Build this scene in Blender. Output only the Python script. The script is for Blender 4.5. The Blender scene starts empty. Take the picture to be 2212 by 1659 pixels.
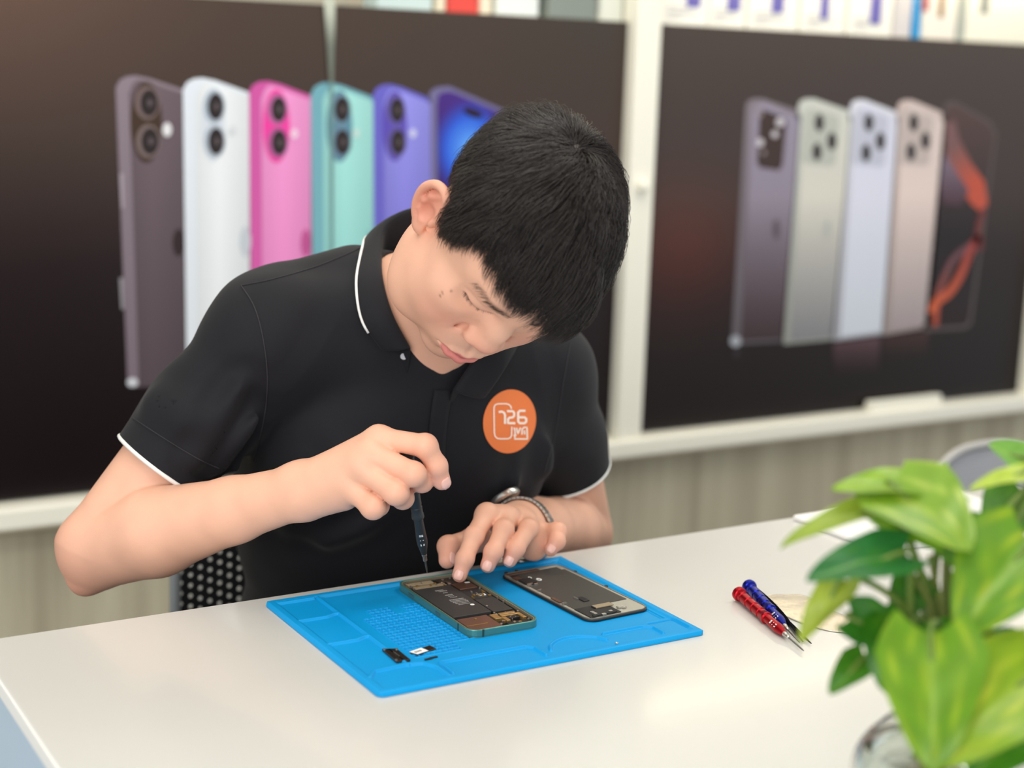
import bpy, bmesh, math, random
import numpy as np
from mathutils import Vector, Matrix
from mathutils.bvhtree import BVHTree

# ------------------------------------------------------------------ camera, world, lights
scene = bpy.context.scene
COL = scene.collection
IMG_W, IMG_H, FPX = 2212.0, 1659.0, 3321.0
CAM = np.array([0.0, 0.0, 1.27])
CR = np.array([0.85900, -0.51100, 0.03310]); CU = np.array([0.07270, 0.18570, 0.97990])
CF = np.array([0.50680, 0.83930, -0.19660])
CF /= np.linalg.norm(CF); CR -= CF * (CR @ CF); CR /= np.linalg.norm(CR); CU = np.cross(CR, CF)

cam_data = bpy.data.cameras.new('camera'); cam = bpy.data.objects.new('camera', cam_data); COL.objects.link(cam)
cam_data.sensor_width = 36.0; cam_data.lens = 36.0 * FPX / IMG_W
cam_data.clip_start = 0.05; cam_data.clip_end = 60
cam.matrix_world = Matrix(((CR[0], CU[0], -CF[0], CAM[0]), (CR[1], CU[1], -CF[1], CAM[1]), (CR[2], CU[2], -CF[2], CAM[2]), (0, 0, 0, 1)))
cam_data.dof.use_dof = True; cam_data.dof.focus_distance = 1.50; cam_data.dof.aperture_fstop = 2.9
scene.camera = cam

scene.view_settings.view_transform = 'Standard'; scene.view_settings.look = 'None'
scene.view_settings.exposure = 0.0; scene.view_settings.gamma = 1.0; scene.view_settings.use_curve_mapping = False

world = bpy.data.worlds.new('daylight'); scene.world = world; world.use_nodes = True
bg = world.node_tree.nodes['Background']; bg.inputs[0].default_value = (0.90, 0.95, 1.0, 1); bg.inputs[1].default_value = 0.90

def area_light(name, loc, target, sx, sy, power, color):
    l = bpy.data.lights.new(name, 'AREA'); l.shape = 'RECTANGLE'; l.size = sx; l.size_y = sy; l.energy = power; l.color = color
    o = bpy.data.objects.new(name, l); COL.objects.link(o); o.location = loc
    o.rotation_euler = (Vector(target) - Vector(loc)).to_track_quat('-Z', 'Y').to_euler()
    return o
# the open shop front behind the camera, to its left, the shop's ceiling panels, and one lamp added for the wall
area_light('shop_front_daylight', (-1.9, -1.3, 1.95), (0.75, 1.45, 0.95), 2.2, 2.0, 72, (1.0, 0.98, 0.95))
area_light('ceiling_area_light', (0.35, 0.55, 2.62), (0.35, 0.56, 0.0), 1.2, 0.6, 18, (1.0, 0.98, 0.94))
area_light('ceiling_area_light', (2.3, 1.2, 2.62), (2.3, 1.21, 0.0), 1.2, 0.6, 16, (1.0, 0.98, 0.94))
area_light('ceiling_area_light', (1.2, 1.75, 2.62), (1.2, 2.15, 0.8), 1.8, 0.4, 14, (1.0, 0.95, 0.86))  # added lamp, no panel known there; it brightens the back wall

def ray(x, y): return (x - IMG_W / 2) / FPX * CR - (y - IMG_H / 2) / FPX * CU + CF
def at(x, y, t): return CAM + ray(x, y) * t                     # a point of the picture at a distance along the view
def on_z(x, y, z): d = ray(x, y); return CAM + d * ((z - CAM[2]) / d[2])
def on_y(x, y, Y): d = ray(x, y); return CAM + d * (Y / d[1])

# ------------------------------------------------------------------ helpers
def lin(c):
    out = []
    for v in c[:3]:
        v = v / 255.0
        out.append(v / 12.92 if v <= 0.04045 else ((v + 0.055) / 1.055) ** 2.4)
    return tuple(out)
def lin4(c): return (*lin(c), 1.0)
def np_lin(a):
    a = np.asarray(a, float) / 255.0
    return np.where(a <= 0.04045, a / 12.92, ((a + 0.055) / 1.055) ** 2.4)

MATS = {}
def mat(name, color=(200, 200, 200), rough=0.5, metal=0.0, spec=0.5, vcol=None, bump=None, coat=0.0, trans=0.0, ior=1.45, emit=None, sss=None, sheen=0.0, mottle=None):
    if name in MATS: return MATS[name]
    m = bpy.data.materials.new(name); m.use_nodes = True; nt = m.node_tree; b = nt.nodes['Principled BSDF']
    b.inputs['Base Color'].default_value = lin4(color); b.inputs['Roughness'].default_value = rough
    b.inputs['Metallic'].default_value = metal; b.inputs['Specular IOR Level'].default_value = spec
    b.inputs['IOR'].default_value = ior; b.inputs['Transmission Weight'].default_value = trans
    b.inputs['Coat Weight'].default_value = coat; b.inputs['Coat Roughness'].default_value = 0.11
    if sheen: b.inputs['Sheen Weight'].default_value = sheen; b.inputs['Sheen Roughness'].default_value = 0.5
    src = None
    if vcol:
        a = nt.nodes.new('ShaderNodeVertexColor'); a.layer_name = vcol; src = a.outputs['Color']
        nt.links.new(src, b.inputs['Base Color'])
    if mottle:                                                   # (scale, amount): the surface's own uneven colour
        tc = nt.nodes.new('ShaderNodeTexCoord'); n = nt.nodes.new('ShaderNodeTexNoise'); n.inputs['Scale'].default_value = mottle[0]; n.inputs['Detail'].default_value = 4
        nt.links.new(tc.outputs['Object'], n.inputs['Vector'])
        r = nt.nodes.new('ShaderNodeMapRange'); r.inputs['To Min'].default_value = 1 - mottle[1]; r.inputs['To Max'].default_value = 1 + mottle[1]
        r.inputs['From Min'].default_value = 0.25; r.inputs['From Max'].default_value = 0.90
        nt.links.new(n.outputs['Fac'], r.inputs['Value'])
        mx = nt.nodes.new('ShaderNodeMix'); mx.data_type = 'RGBA'; mx.blend_type = 'MULTIPLY'; mx.inputs[0].default_value = 1
        if src: nt.links.new(src, mx.inputs[6])
        else: mx.inputs[6].default_value = lin4(color)
        nt.links.new(r.outputs['Result'], mx.inputs[7]); nt.links.new(mx.outputs[2], b.inputs['Base Color'])
    if bump:                                                     # (scale, strength, distance)
        tc = nt.nodes.new('ShaderNodeTexCoord'); n = nt.nodes.new('ShaderNodeTexNoise'); n.inputs['Scale'].default_value = bump[0]; n.inputs['Detail'].default_value = 3
        nt.links.new(tc.outputs['Object'], n.inputs['Vector'])
        bp = nt.nodes.new('ShaderNodeBump'); bp.inputs['Strength'].default_value = bump[1]; bp.inputs['Distance'].default_value = bump[2]
        nt.links.new(n.outputs['Fac'], bp.inputs['Height']); nt.links.new(bp.outputs['Normal'], b.inputs['Normal'])
    if emit:
        b.inputs['Emission Color'].default_value = lin4(emit[0]); b.inputs['Emission Strength'].default_value = emit[1]
    if sss:
        b.inputs['Subsurface Weight'].default_value = sss[0]; b.inputs['Subsurface Radius'].default_value = sss[1]; b.inputs['Subsurface Scale'].default_value = sss[2]
    MATS[name] = m
    return m

def tag(o, label=None, cat=None, group=None, kind=None):
    if label: o['label'] = label
    if cat: o['category'] = cat
    if group: o['group'] = group
    if kind: o['kind'] = kind
    return o
def thing(name, loc, label, cat, group=None):
    o = bpy.data.objects.new(name, None); COL.objects.link(o); o.location = loc; o.empty_display_size = 0.02
    return tag(o, label, cat, group)
def copy_tree(o, parent=None):
    c = o.copy(); COL.objects.link(c)
    if parent: c.parent = parent
    for ch in o.children: copy_tree(ch, c)
    return c
def unit(v): v = np.asarray(v, float); return v / (np.linalg.norm(v) + 1e-12)
def world_loc(o):
    v = Vector((0, 0, 0))
    while o: v += o.location; o = o.parent
    return np.array(v)

class MB:
    """collects shapes and links them as ONE mesh object"""
    def __init__(s): s.v = []; s.f = []; s.m = []; s.c = []
    def add(s, verts, faces, mi=0, col=None):
        n = len(s.v); s.v.extend([tuple(map(float, p)) for p in verts]); s.f.extend([[i + n for i in f] for f in faces]); s.m.extend([mi] * len(faces))
        if col is None: s.c.extend([(1, 1, 1)] * len(verts))
        elif len(np.shape(col)) == 1: s.c.extend([tuple(col)] * len(verts))
        else: s.c.extend([tuple(c) for c in col])
    def box(s, c, d, mi=0, ax=None, col=None):
        c = np.array(c, float); A = np.eye(3) if ax is None else np.array(ax, float)
        P = [c + A[0] * x * d[0] / 2 + A[1] * y * d[1] / 2 + A[2] * z * d[2] / 2 for z in (-1, 1) for y in (-1, 1) for x in (-1, 1)]
        s.add(P, [(0, 2, 3, 1), (4, 5, 7, 6), (0, 1, 5, 4), (2, 6, 7, 3), (0, 4, 6, 2), (1, 3, 7, 5)], mi, col)
    def prism(s, poly, z0, z1, mi=0, fr=None, col=None):
        """polygon (x, y) counter-clockwise raised from z0 to z1; fr = (origin, ex, ey, ez)"""
        n = len(poly); o, ex, ey, ez = fr if fr else (np.zeros(3), np.array([1, 0, 0]), np.array([0, 1, 0]), np.array([0, 0, 1]))
        P = [o + ex * x + ey * y + ez * z0 for x, y in poly] + [o + ex * x + ey * y + ez * z1 for x, y in poly]
        s.add(P, [list(range(n))[::-1], list(range(n, 2 * n))] + [(i, (i + 1) % n, n + (i + 1) % n, n + i) for i in range(n)], mi, col)
    def tube(s, pts, rad, n=10, mi=0, cap=True, col=None, flat=None):
        pts = [np.array(p, float) for p in pts]; R = rad if hasattr(rad, '__len__') else [rad] * len(pts)
        t = [unit(pts[min(i + 1, len(pts) - 1)] - pts[max(i - 1, 0)]) for i in range(len(pts))]
        up = np.array([0, 0, 1.0]) if abs(t[0][2]) < .9 else np.array([1.0, 0, 0])
        if flat is not None: up = np.array(flat, float)
        u = unit(np.cross(t[0], up)); V = []
        for p, d, r in zip(pts, t, R):
            u = unit(u - d * (u @ d)); w = np.cross(d, u)
            ru, rw = r if hasattr(r, '__len__') else (r, r)
            V += [p + u * ru * math.cos(a) + w * rw * math.sin(a) for a in np.linspace(0, 2 * math.pi, n, endpoint=False)]
        F = []
        for i in range(len(pts) - 1):
            F += [(i * n + j, i * n + (j + 1) % n, (i + 1) * n + (j + 1) % n, (i + 1) * n + j) for j in range(n)]
        if cap: F += [list(range(n))[::-1], [(len(pts) - 1) * n + j for j in range(n)]]
        s.add(V, F, mi, col)
    def lathe(s, prof, o, ax, n=24, mi=0, col=None):
        """prof: (distance along the axis, radius)"""
        ax = unit(ax); s.tube([np.array(o) + ax * d + ax * 1e-7 * i for i, (d, r) in enumerate(prof)], [max(r, 1e-5) for d, r in prof], n, mi, True, col) if False else s._lathe(prof, np.array(o, float), ax, n, mi, col)
    def _lathe(s, prof, o, ax, n, mi, col):
        up = np.array([0, 0, 1.0]) if abs(ax[2]) < .9 else np.array([1.0, 0, 0]); u = unit(np.cross(ax, up)); w = np.cross(ax, u)
        A = np.linspace(0, 2 * math.pi, n, endpoint=False); V = []
        for d, r in prof: V += [o + ax * d + (u * math.cos(a) + w * math.sin(a)) * max(r, 1e-6) for a in A]
        F = []
        for i in range(len(prof) - 1): F += [(i * n + j, i * n + (j + 1) % n, (i + 1) * n + (j + 1) % n, (i + 1) * n + j) for j in range(n)]
        F += [list(range(n))[::-1], [(len(prof) - 1) * n + j for j in range(n)]]
        s.add(V, F, mi, col)
    def grid(s, P, mi=0, col=None, flip=False):
        """P[i][j] points of a sheet"""
        P = np.asarray(P); a, b = P.shape[:2]
        F = [(i * b + j, (i + 1) * b + j, (i + 1) * b + j + 1, i * b + j + 1) for i in range(a - 1) for j in range(b - 1)]
        if flip: F = [f[::-1] for f in F]
        s.add(P.reshape(-1, 3), F, mi, None if col is None else np.asarray(col).reshape(-1, 3))
    def build(s, name, mats, parent=None, smooth=False, bevel=None, vcol=False, subsurf=0, solid=None, auto=None):
        me = bpy.data.meshes.new(name); o = bpy.data.objects.new(name, me)
        off = world_loc(parent) if parent else np.zeros(3)
        me.from_pydata([(p[0] - off[0], p[1] - off[1], p[2] - off[2]) for p in s.v], [], s.f)
        for m in (mats if isinstance(mats, (list, tuple)) else [mats]): me.materials.append(m)
        me.polygons.foreach_set('material_index', s.m)
        if vcol:
            a = me.color_attributes.new('Col', 'FLOAT_COLOR', 'POINT')
            a.data.foreach_set('color', np.c_[np.array(s.c, np.float32), np.ones(len(s.c), np.float32)].ravel())
        bm = bmesh.new(); bm.from_mesh(me); bmesh.ops.recalc_face_normals(bm, faces=bm.faces) if smooth != 'keep' else None; bm.to_mesh(me); bm.free()
        if smooth:
            me.polygons.foreach_set('use_smooth', [True] * len(me.polygons))
            if auto:
                me.update()
                try: me.set_sharp_from_angle(angle=math.radians(auto))
                except Exception: pass
        COL.objects.link(o)
        if parent: o.parent = parent
        if solid:
            md = o.modifiers.new('solid', 'SOLIDIFY'); md.thickness = solid; md.offset = 0
        if bevel:
            md = o.modifiers.new('bevel', 'BEVEL'); md.width = bevel; md.segments = 2; md.limit_method = 'ANGLE'
        if subsurf:
            md = o.modifiers.new('subsurf', 'SUBSURF'); md.levels = md.render_levels = subsurf
        return o
def rounded(x0, y0, x1, y1, r, n=6):
    P = []
    for cx, cy, a0 in ((x1 - r, y0 + r, -90), (x1 - r, y1 - r, 0), (x0 + r, y1 - r, 90), (x0 + r, y0 + r, 180)):
        P += [(cx + r * math.cos(math.radians(a0 + 90 * i / n)), cy + r * math.sin(math.radians(a0 + 90 * i / n))) for i in range(n + 1)]
    return P
def spline(P, n=8):
    P = np.array(P, float); out = []
    for i in range(len(P) - 1):
        p0, p1, p2, p3 = P[max(i - 1, 0)], P[i], P[i + 1], P[min(i + 2, len(P) - 1)]
        for k in range(n):
            t = k / n; out.append(0.5 * (2 * p1 + (p2 - p0) * t + (2 * p0 - 5 * p1 + 4 * p2 - p3) * t * t + (3 * p1 - p0 - 3 * p2 + p3) * t ** 3))
    out.append(P[-1]); return np.array(out)
rnd = random.Random(7)
# ------------------------------------------------------------------ the shop: floor, ceiling, back wall with its ledge and uprights
YW = 2.50                                                       # the wall's face
Z_LEDGE_TOP, Z_LEDGE_BOT = on_y(1370, 936, YW)[2], on_y(1345, 990, YW)[2]
def wood_mat():
    m = mat('greige_wood_laminate', (176, 166, 140), 0.55); nt = m.node_tree; b = nt.nodes['Principled BSDF']
    tc = nt.nodes.new('ShaderNodeTexCoord'); mp = nt.nodes.new('ShaderNodeMapping'); mp.inputs['Scale'].default_value = (16, 16, 0.7)
    n = nt.nodes.new('ShaderNodeTexNoise'); n.inputs['Scale'].default_value = 1.0; n.inputs['Detail'].default_value = 7; n.inputs['Roughness'].default_value = 0.62
    rp = nt.nodes.new('ShaderNodeValToRGB'); e = rp.color_ramp.elements
    e[0].position = 0.36; e[0].color = lin4((167, 158, 135)); e[1].position = 0.66; e[1].color = lin4((199, 192, 167))
    nt.links.new(tc.outputs['Object'], mp.inputs['Vector']); nt.links.new(mp.outputs['Vector'], n.inputs['Vector']); nt.links.new(n.outputs['Fac'], rp.inputs['Fac'])
    nt.links.new(rp.outputs['Color'], b.inputs['Base Color'])
    return m
m_white = mat('white_laminate', (246, 243, 228), 0.4)
m_wallw = mat('warm_white_paint', (238, 234, 222), 0.7)
m_floor = mat('grey_floor_tile', (112, 108, 104), 0.45, mottle=(2.0, 0.12))
b = MB(); b.box((1.2, 0.4, -0.05), (7.0, 5.4, 0.1)); tag(b.build('floor', m_floor), kind='structure')
b = MB(); b.box((1.2, 0.4, 2.75), (7.0, 5.4, 0.1)); tag(b.build('ceiling', m_wallw), kind='structure')
b = MB(); b.box((1.6, YW + 0.32, 1.35), (6.2, 0.08, 2.7), 0)
b.box((1.6, YW + 0.14, Z_LEDGE_BOT / 2), (6.2, 0.28, Z_LEDGE_BOT), 1)                      # panelled lower cabinet front
b.box((1.6, YW + 0.15, (Z_LEDGE_BOT + 1.375) / 2), (6.2, 0.26, 1.375 - Z_LEDGE_BOT - .002), 2)
tag(b.build('wall_back', [m_wallw, wood_mat(), m_white]), kind='structure')
b = MB(); zc = (Z_LEDGE_TOP + Z_LEDGE_BOT) / 2; dz = Z_LEDGE_TOP - Z_LEDGE_BOT
b.box((1.6, YW - 0.022, zc + dz * .12), (6.2, 0.05, dz * .76), 0); b.box((1.6, YW - 0.008, zc - dz * .38), (6.2, 0.03, dz * .26), 1)
tag(b.build('trim_1', [m_white, mat('cream_edge', (214, 200, 168), .5)], bevel=0.006), kind='structure')
# uprights
def upright(name, xa, xb, z1):
    b = MB(); b.box(((xa + xb) / 2, YW - 0.012, (Z_LEDGE_TOP + z1) / 2), (xb - xa, 0.05, z1 - Z_LEDGE_TOP + .002), 0)
    return b
xa, xb = on_y(1332, 500, YW)[0], on_y(1385, 500, YW)[0]
b = upright('t', xa, xb, 2.65); kn = on_y(1386, 402, YW - .04); b.box((kn[0], YW - .045, kn[2]), (.02, .02, .02), 0)
tag(b.build('trim_2', m_white, bevel=0.005), kind='structure')
xc = on_y(2196, 820, YW)[0]
tag(upright('t', xc, xc + .055, 2.65).build('trim_3', m_white, bevel=0.004), kind='structure')
# shelf boards over the posters and the upper shelf with its light strip
Z_SHELF = on_y(1405, 51, YW - .01)[2]
b = MB(); b.box((1.6, YW + 0.154, Z_SHELF - .012), (6.2, 0.30, 0.02), 0); b.box((1.6, YW + 0.12, 1.556), (6.2, 0.34, 0.02), 0)
tag(b.build('trim_4', m_white), kind='structure')

# ------------------------------------------------------------------ wall posters
m_print = mat('poster_print', (60, 50, 45), 0.38, spec=0.35, vcol='Col')
YP = YW - 0.006
def wp(px, py, layer=0): return on_y(px, py, YP - 0.0005 * layer)
def interp(stops, t):
    t = np.clip(t, stops[0][0], stops[-1][0])
    return np.array([np.interp(t, [s[0] for s in stops], [s[1][k] for s in stops]) for k in range(3)])
def paint(b, poly, colfn, layer, step=22):
    """a printed patch: polygon in picture coordinates laid flat on the poster sheet"""
    bm = bmesh.new(); vs = [bm.verts.new((x, -y, 0)) for x, y in poly]; f = bm.faces.new(vs)
    bmesh.ops.triangulate(bm, faces=[f])
    for _ in range(6):
        es = [e for e in bm.edges if e.calc_length() > step]
        if not es: break
        bmesh.ops.subdivide_edges(bm, edges=es, cuts=1); bmesh.ops.triangulate(bm, faces=bm.faces[:])
    bm.verts.index_update()
    V = [(v.co.x, -v.co.y) for v in bm.verts]
    cols = [np_lin(colfn(x, y) if callable(colfn) else colfn) for x, y in V]
    b.add([wp(x, y, layer) for x, y in V], [[v.index for v in f.verts] for f in bm.faces], 0, np.array(cols)); bm.free()
def ellipse(cx, cy, rx, ry, n=26, tilt=0.0):
    return [(cx + rx * math.cos(a) * math.cos(tilt) - ry * math.sin(a) * math.sin(tilt), cy + rx * math.cos(a) * math.sin(tilt) + ry * math.sin(a) * math.cos(tilt)) for a in np.linspace(0, 2 * math.pi, n, endpoint=False)]
def sheet_grid(b, x0, x1, z0, z1, colfn, nx=26, nz=16):
    X = np.linspace(x0, x1, nx); Z = np.linspace(z1, z0, nz)
    P = [[(x, YP, z) for x in X] for z in Z]; C = [[np_lin(colfn(i / (nx - 1), j / (nz - 1))) for i in range(nx)] for j in range(nz)]
    b.grid(P, 0, C)
def frac(a, c, t): return np.array(a) * (1 - t) + np.array(c) * t

def back_phone(b, xl, yt, xr, yr, xbl, yb, face, edge, lens, pill=None, flash=None, logo=None, facebot=None):
    """printed back of a phone: top left corner (xl, yt+), apex, right edge xr; bottom left (xbl, yb)"""
    w = xr - xl; ap = xl + w * .30
    out = [(xl, yt + 26), (xl + w * .06, yt + 10), (xl + w * .16, yt + 2), (ap, yt), (xl + w * .5, yt + 6), (xr, yr), (xr + (xbl - xl) * .3, yb), (xbl, yb)]
    fb = facebot if facebot is not None else face
    paint(b, out, lambda x, y: frac(edge, frac(edge, fb, .3), np.clip((y - yt) / (yb - yt), 0, 1)), 1)
    inn = [(xl + w * .20, yt + 40), (xl + w * .25, yt + 20), (xl + w * .33, yt + 9), (xl + w * .45, yt + 12), (xr, yr + 8), (xr + (xbl - xl) * .3, yb), (xbl + w * .17, yb)]
    def fc(x, y):
        u = np.clip((x - xl) / w, 0, 1); v = np.clip((y - yt) / (yb - yt), 0, 1)
        c = frac(face, fb, v); return c * (1 - .10 * abs(u - .55) * 2)
    paint(b, inn, fc, 2)
    if pill: paint(b, ellipse(*pill[:4]), pill[4], 3)
    for (lx, ly, rx, ry, ring) in lens:
        if ring: paint(b, ellipse(lx - rx * .18, ly, rx * 1.38, ry * 1.25), ring, 4)
        paint(b, ellipse(lx, ly, rx, ry), (42, 33, 33), 5, 10); paint(b, ellipse(lx + 2, ly, rx * .3, ry * .28), (92, 82, 84), 6, 8)
    if flash: paint(b, ellipse(*flash[:4]), flash[4], 5)
    if logo: paint(b, [p for p in ellipse(*logo[:4]) if True], logo[4], 3)

b = MB()
XL0, XL1 = -0.35, xa + .004
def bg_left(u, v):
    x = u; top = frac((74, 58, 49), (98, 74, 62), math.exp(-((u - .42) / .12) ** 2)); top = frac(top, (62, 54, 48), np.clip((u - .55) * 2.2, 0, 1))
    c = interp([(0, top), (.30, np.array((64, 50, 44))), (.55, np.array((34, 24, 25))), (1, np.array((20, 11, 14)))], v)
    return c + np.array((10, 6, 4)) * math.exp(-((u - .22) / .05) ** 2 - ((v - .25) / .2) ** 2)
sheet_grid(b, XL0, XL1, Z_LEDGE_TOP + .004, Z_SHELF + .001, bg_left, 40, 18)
DK = (60, 44, 40)
back_phone(b, 250, 163, 394, 193, 276, 836, (112, 96, 104), (138, 124, 134), [(322, 222, 19, 29, (118, 100, 98)), (324, 305, 19, 29, (120, 104, 102))], (316, 264, 34, 88, (66, 48, 36)), (361, 280, 10, 15, (226, 226, 228)), (386, 524, 13, 30, (52, 38, 40)), (88, 76, 82))
paint(b, ellipse(286, 826, 12, 10), (205, 208, 214), 3, 9)
for ya, yb_, c in ((375, 450, (170, 158, 168)), (600, 668, (150, 146, 152))): paint(b, [(258, ya), (266, ya), (268, yb_), (262, yb_)], c, 4)
back_phone(b, 395, 168, 538, 200, 404, 860, (236, 240, 243), (222, 229, 238), [(466, 230, 17, 29, (170, 182, 196)), (467, 305, 17, 29, (176, 186, 198))], (460, 268, 26, 80, (212, 219, 228)), (503, 281, 8, 11, (214, 218, 222)), (530, 522, 12, 32, (196, 202, 210)))
back_phone(b, 537, 175, 671, 207, 545, 860, (243, 153, 211), (205, 84, 160), [(602, 236, 16, 27, (182, 108, 158)), (603, 308, 16, 27, (176, 96, 150))], (597, 272, 29, 80, (236, 62, 160)), (636, 289, 8, 11, (240, 205, 226)), (661, 525, 11, 30, (190, 84, 146)), (236, 140, 200))
back_phone(b, 671, 178, 806, 210, 678, 860, (168, 228, 222), (112, 168, 182), [(739, 236, 16, 27, (112, 140, 160)), (740, 307, 16, 27, (106, 132, 156))], (733, 272, 28, 78, (92, 138, 158)), (770, 288, 7, 10, (196, 220, 214)), (798, 522, 8, 26, (126, 186, 190)), (150, 214, 210))
back_phone(b, 804, 182, 930, 214, 810, 760, (150, 148, 236), (104, 98, 196), [(858, 238, 15, 26, (104, 92, 160)), (860, 307, 15, 26, (100, 88, 152))], (853, 272, 26, 76, (92, 76, 178)), (892, 288, 7, 10, (206, 206, 236)), None, (120, 112, 204))
# the phone seen from its screen side
out = [(925, 215), (930, 196), (945, 188), (970, 186), (1085, 236), (1098, 252), (1098, 620), (932, 620)]
paint(b, out, (112, 106, 146), 1)
def scr(x, y):
    d = math.hypot((x - 1015) / 64, (y - 322) / 84); c = frac((70, 40, 128), (54, 26, 92), np.clip((y - 200) / 300, 0, 1))
    return frac((104, 176, 250), frac((44, 92, 214), c, np.clip((d - .8) / .5, 0, 1)), np.clip(d / .85, 0, 1))
paint(b, [(944, 222), (948, 204), (962, 198), (980, 200), (1078, 242), (1090, 258), (1090, 600), (946, 600)], scr, 2, 12)
paint(b, ellipse(1022, 244, 22, 9, 20, .35), (36, 20, 38), 3, 9)
# the open joint between the two printed panels
seam_t = [(699, -5), (724, -5), (724, 60), (720, 178), (712, 178), (704, 60)]
paint(b, seam_t, lambda x, y: frac((196, 200, 184), (112, 118, 108), np.clip((y - 20) / 80, 0, 1)), 8)
paint(b, [(712, 178), (720, 178), (720, 560), (714, 560)], (112, 146, 146), 8)
pl = thing('wall_poster', (1.0, YP, Z_LEDGE_TOP), 'dark brown wall poster printed with a row of coloured phones, left of the white upright', 'poster')
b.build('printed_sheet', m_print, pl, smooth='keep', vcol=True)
bk = MB(); bk.box(((XL0 + XL1) / 2, YP + .002, (Z_LEDGE_TOP + Z_SHELF) / 2), (XL1 - XL0, .0036, Z_SHELF - Z_LEDGE_TOP - .008)); bk.build('backing_board', mat('dark_board', (40, 32, 30), .6), pl)

b = MB(); XR0, XR1 = xb - .004, 3.6
def bg_right(u, v):
    c = interp([(0, np.array((70, 60, 55))), (.4, np.array((62, 50, 47))), (.62, np.array((36, 25, 24))), (1, np.array((22, 14, 12)))], v)
    c = c + np.array((34, 8, 2)) * math.exp(-((u - .06) / .10) ** 2 - ((v - .55) / .16) ** 2) + np.array((10, 10, 8)) * np.clip(u - .3, 0, 1) * (1 - v)
    return c
sheet_grid(b, XR0, XR1, Z_LEDGE_TOP + .004, Z_SHELF + .001, bg_right, 40, 18)
def pro(xl, yt, xr, yr, xbl, yb, xbr, ybr, top, mid, bot, edge, lens, dark=None):
    w = xr - xl
    out = [(xl, yt + 18), (xl + 4, yt + 6), (xl + w * .14, yt), (xl + w * .30, yt), (xr - 6, yr - 8), (xr, yr + 6), (xbr, ybr), (xbl + 6, yb), (xbl, yb - 10)]
    paint(b, out, lambda x, y: frac(edge, np.array(edge) * .72, np.clip((y - yt) / (yb - yt), 0, 1)), 1)
    inn = [(xl + w * .12, yt + 34), (xl + w * .2, yt + 14), (xl + w * .36, yt + 9), (xr - 8, yr + 6), (xr - 3, yr + 18), (xbr - 3, ybr - 6), (xbl + w * .17, yb - 8)]
    paint(b, inn, lambda x, y: interp([(0, np.array(top)), (.4, np.array(mid)), (1, np.array(bot))], (y - yt) / (yb - yt)), 2)
    if dark: paint(b, dark, (64, 48, 44), 3)
    if lens:
        mx_, my_ = np.mean(lens, 0); paint(b, [(mx_ - 36, my_ - 56), (mx_ - 28, my_ - 66), (mx_ + 30, my_ - 50), (mx_ + 36, my_ - 42), (mx_ + 28, my_ + 52), (mx_ + 18, my_ + 60), (mx_ - 38, my_ + 54), (mx_ - 44, my_ + 44)], np.array(top) * .91, 3)
    for lx, ly in lens: paint(b, ellipse(lx, ly, 10, 19, 20), (54, 48, 48), 4, 10)
pro(1611, 213, 1730, 247, 1580, 744, 1692, 738, (150, 142, 160), (146, 136, 152), (58, 44, 46), (132, 122, 130), [], [(1641, 250), (1648, 236), (1690, 252), (1699, 264), (1690, 358), (1682, 368), (1642, 362), (1635, 350)])
for x, y, r_ in ((1685, 264, 9), (1674, 290, 7), (1643, 246, 6), (1642, 308, 8), (1650, 330, 5)): paint(b, ellipse(x, y, r_, r_ * 1.1, 14), (206, 200, 206) if r_ > 6 else (140, 126, 126), 4, 9)
paint(b, ellipse(1677, 495, 7, 22, 18), (92, 80, 88), 4); paint(b, ellipse(1589, 737, 12, 12, 16), (168, 172, 180), 4); paint(b, ellipse(1590, 764, 8, 9, 14), (52, 42, 46), 4)
pro(1724, 213, 1840, 247, 1688, 744, 1800, 734, (206, 208, 198), (218, 214, 202), (128, 128, 132), (206, 208, 200), [(1770, 265), (1797, 305), (1765, 328)])
paint(b, ellipse(1787, 495, 6, 18, 16), (180, 184, 180), 4)
pro(1836, 215, 1941, 249, 1797, 736, 1908, 722, (214, 216, 232), (222, 223, 238), (206, 212, 222), (226, 226, 236), [(1877, 265), (1902, 305), (1871, 330)])
pro(1938, 216, 2044, 252, 1903, 724, 2010, 706, (216, 200, 194), (232, 212, 204), (160, 148, 150), (214, 194, 188), [(1974, 265), (1999, 304), (1968, 328)])
out = [(2036, 240), (2042, 222), (2060, 217), (2140, 262), (2154, 290), (2098, 700), (2086, 710), (1996, 716), (1992, 700)]
paint(b, out, (92, 82, 80), 1)
paint(b, [(2040, 250), (2048, 230), (2064, 226), (2136, 268), (2149, 292), (2093, 694), (2084, 703), (2000, 708), (1998, 696)], lambda x, y: interp([(0, np.array((88, 66, 62))), (.35, np.array((64, 50, 48))), (.6, np.array((32, 24, 26))), (1, np.array((38, 22, 22)))], (y - 220) / 490), 2)
paint(b, [(2042, 268), (2062, 258), (2072, 300), (2096, 350), (2126, 392), (2134, 440), (2118, 458), (2096, 438), (2074, 404), (2046, 372)], lambda x, y: frac((122, 88, 88), (196, 84, 62), np.clip((y - 300) / 110 + (x - 2080) / 160, 0, 1)), 3, 14)
paint(b, [(2040, 330), (2066, 372), (2094, 412), (2074, 446), (2036, 440), (2030, 400)], lambda x, y: frac((120, 104, 120), (74, 48, 56), np.clip((y - 360) / 90, 0, 1)), 4, 14)
loop = spline([(2012, 676), (2024, 652), (2050, 632), (2074, 596), (2092, 552), (2108, 520), (2122, 514)], 6); loop2 = spline([(2122, 514), (2096, 530), (2060, 560), (2040, 600), (2026, 640), (2022, 680), (2020, 704)], 6)
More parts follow.
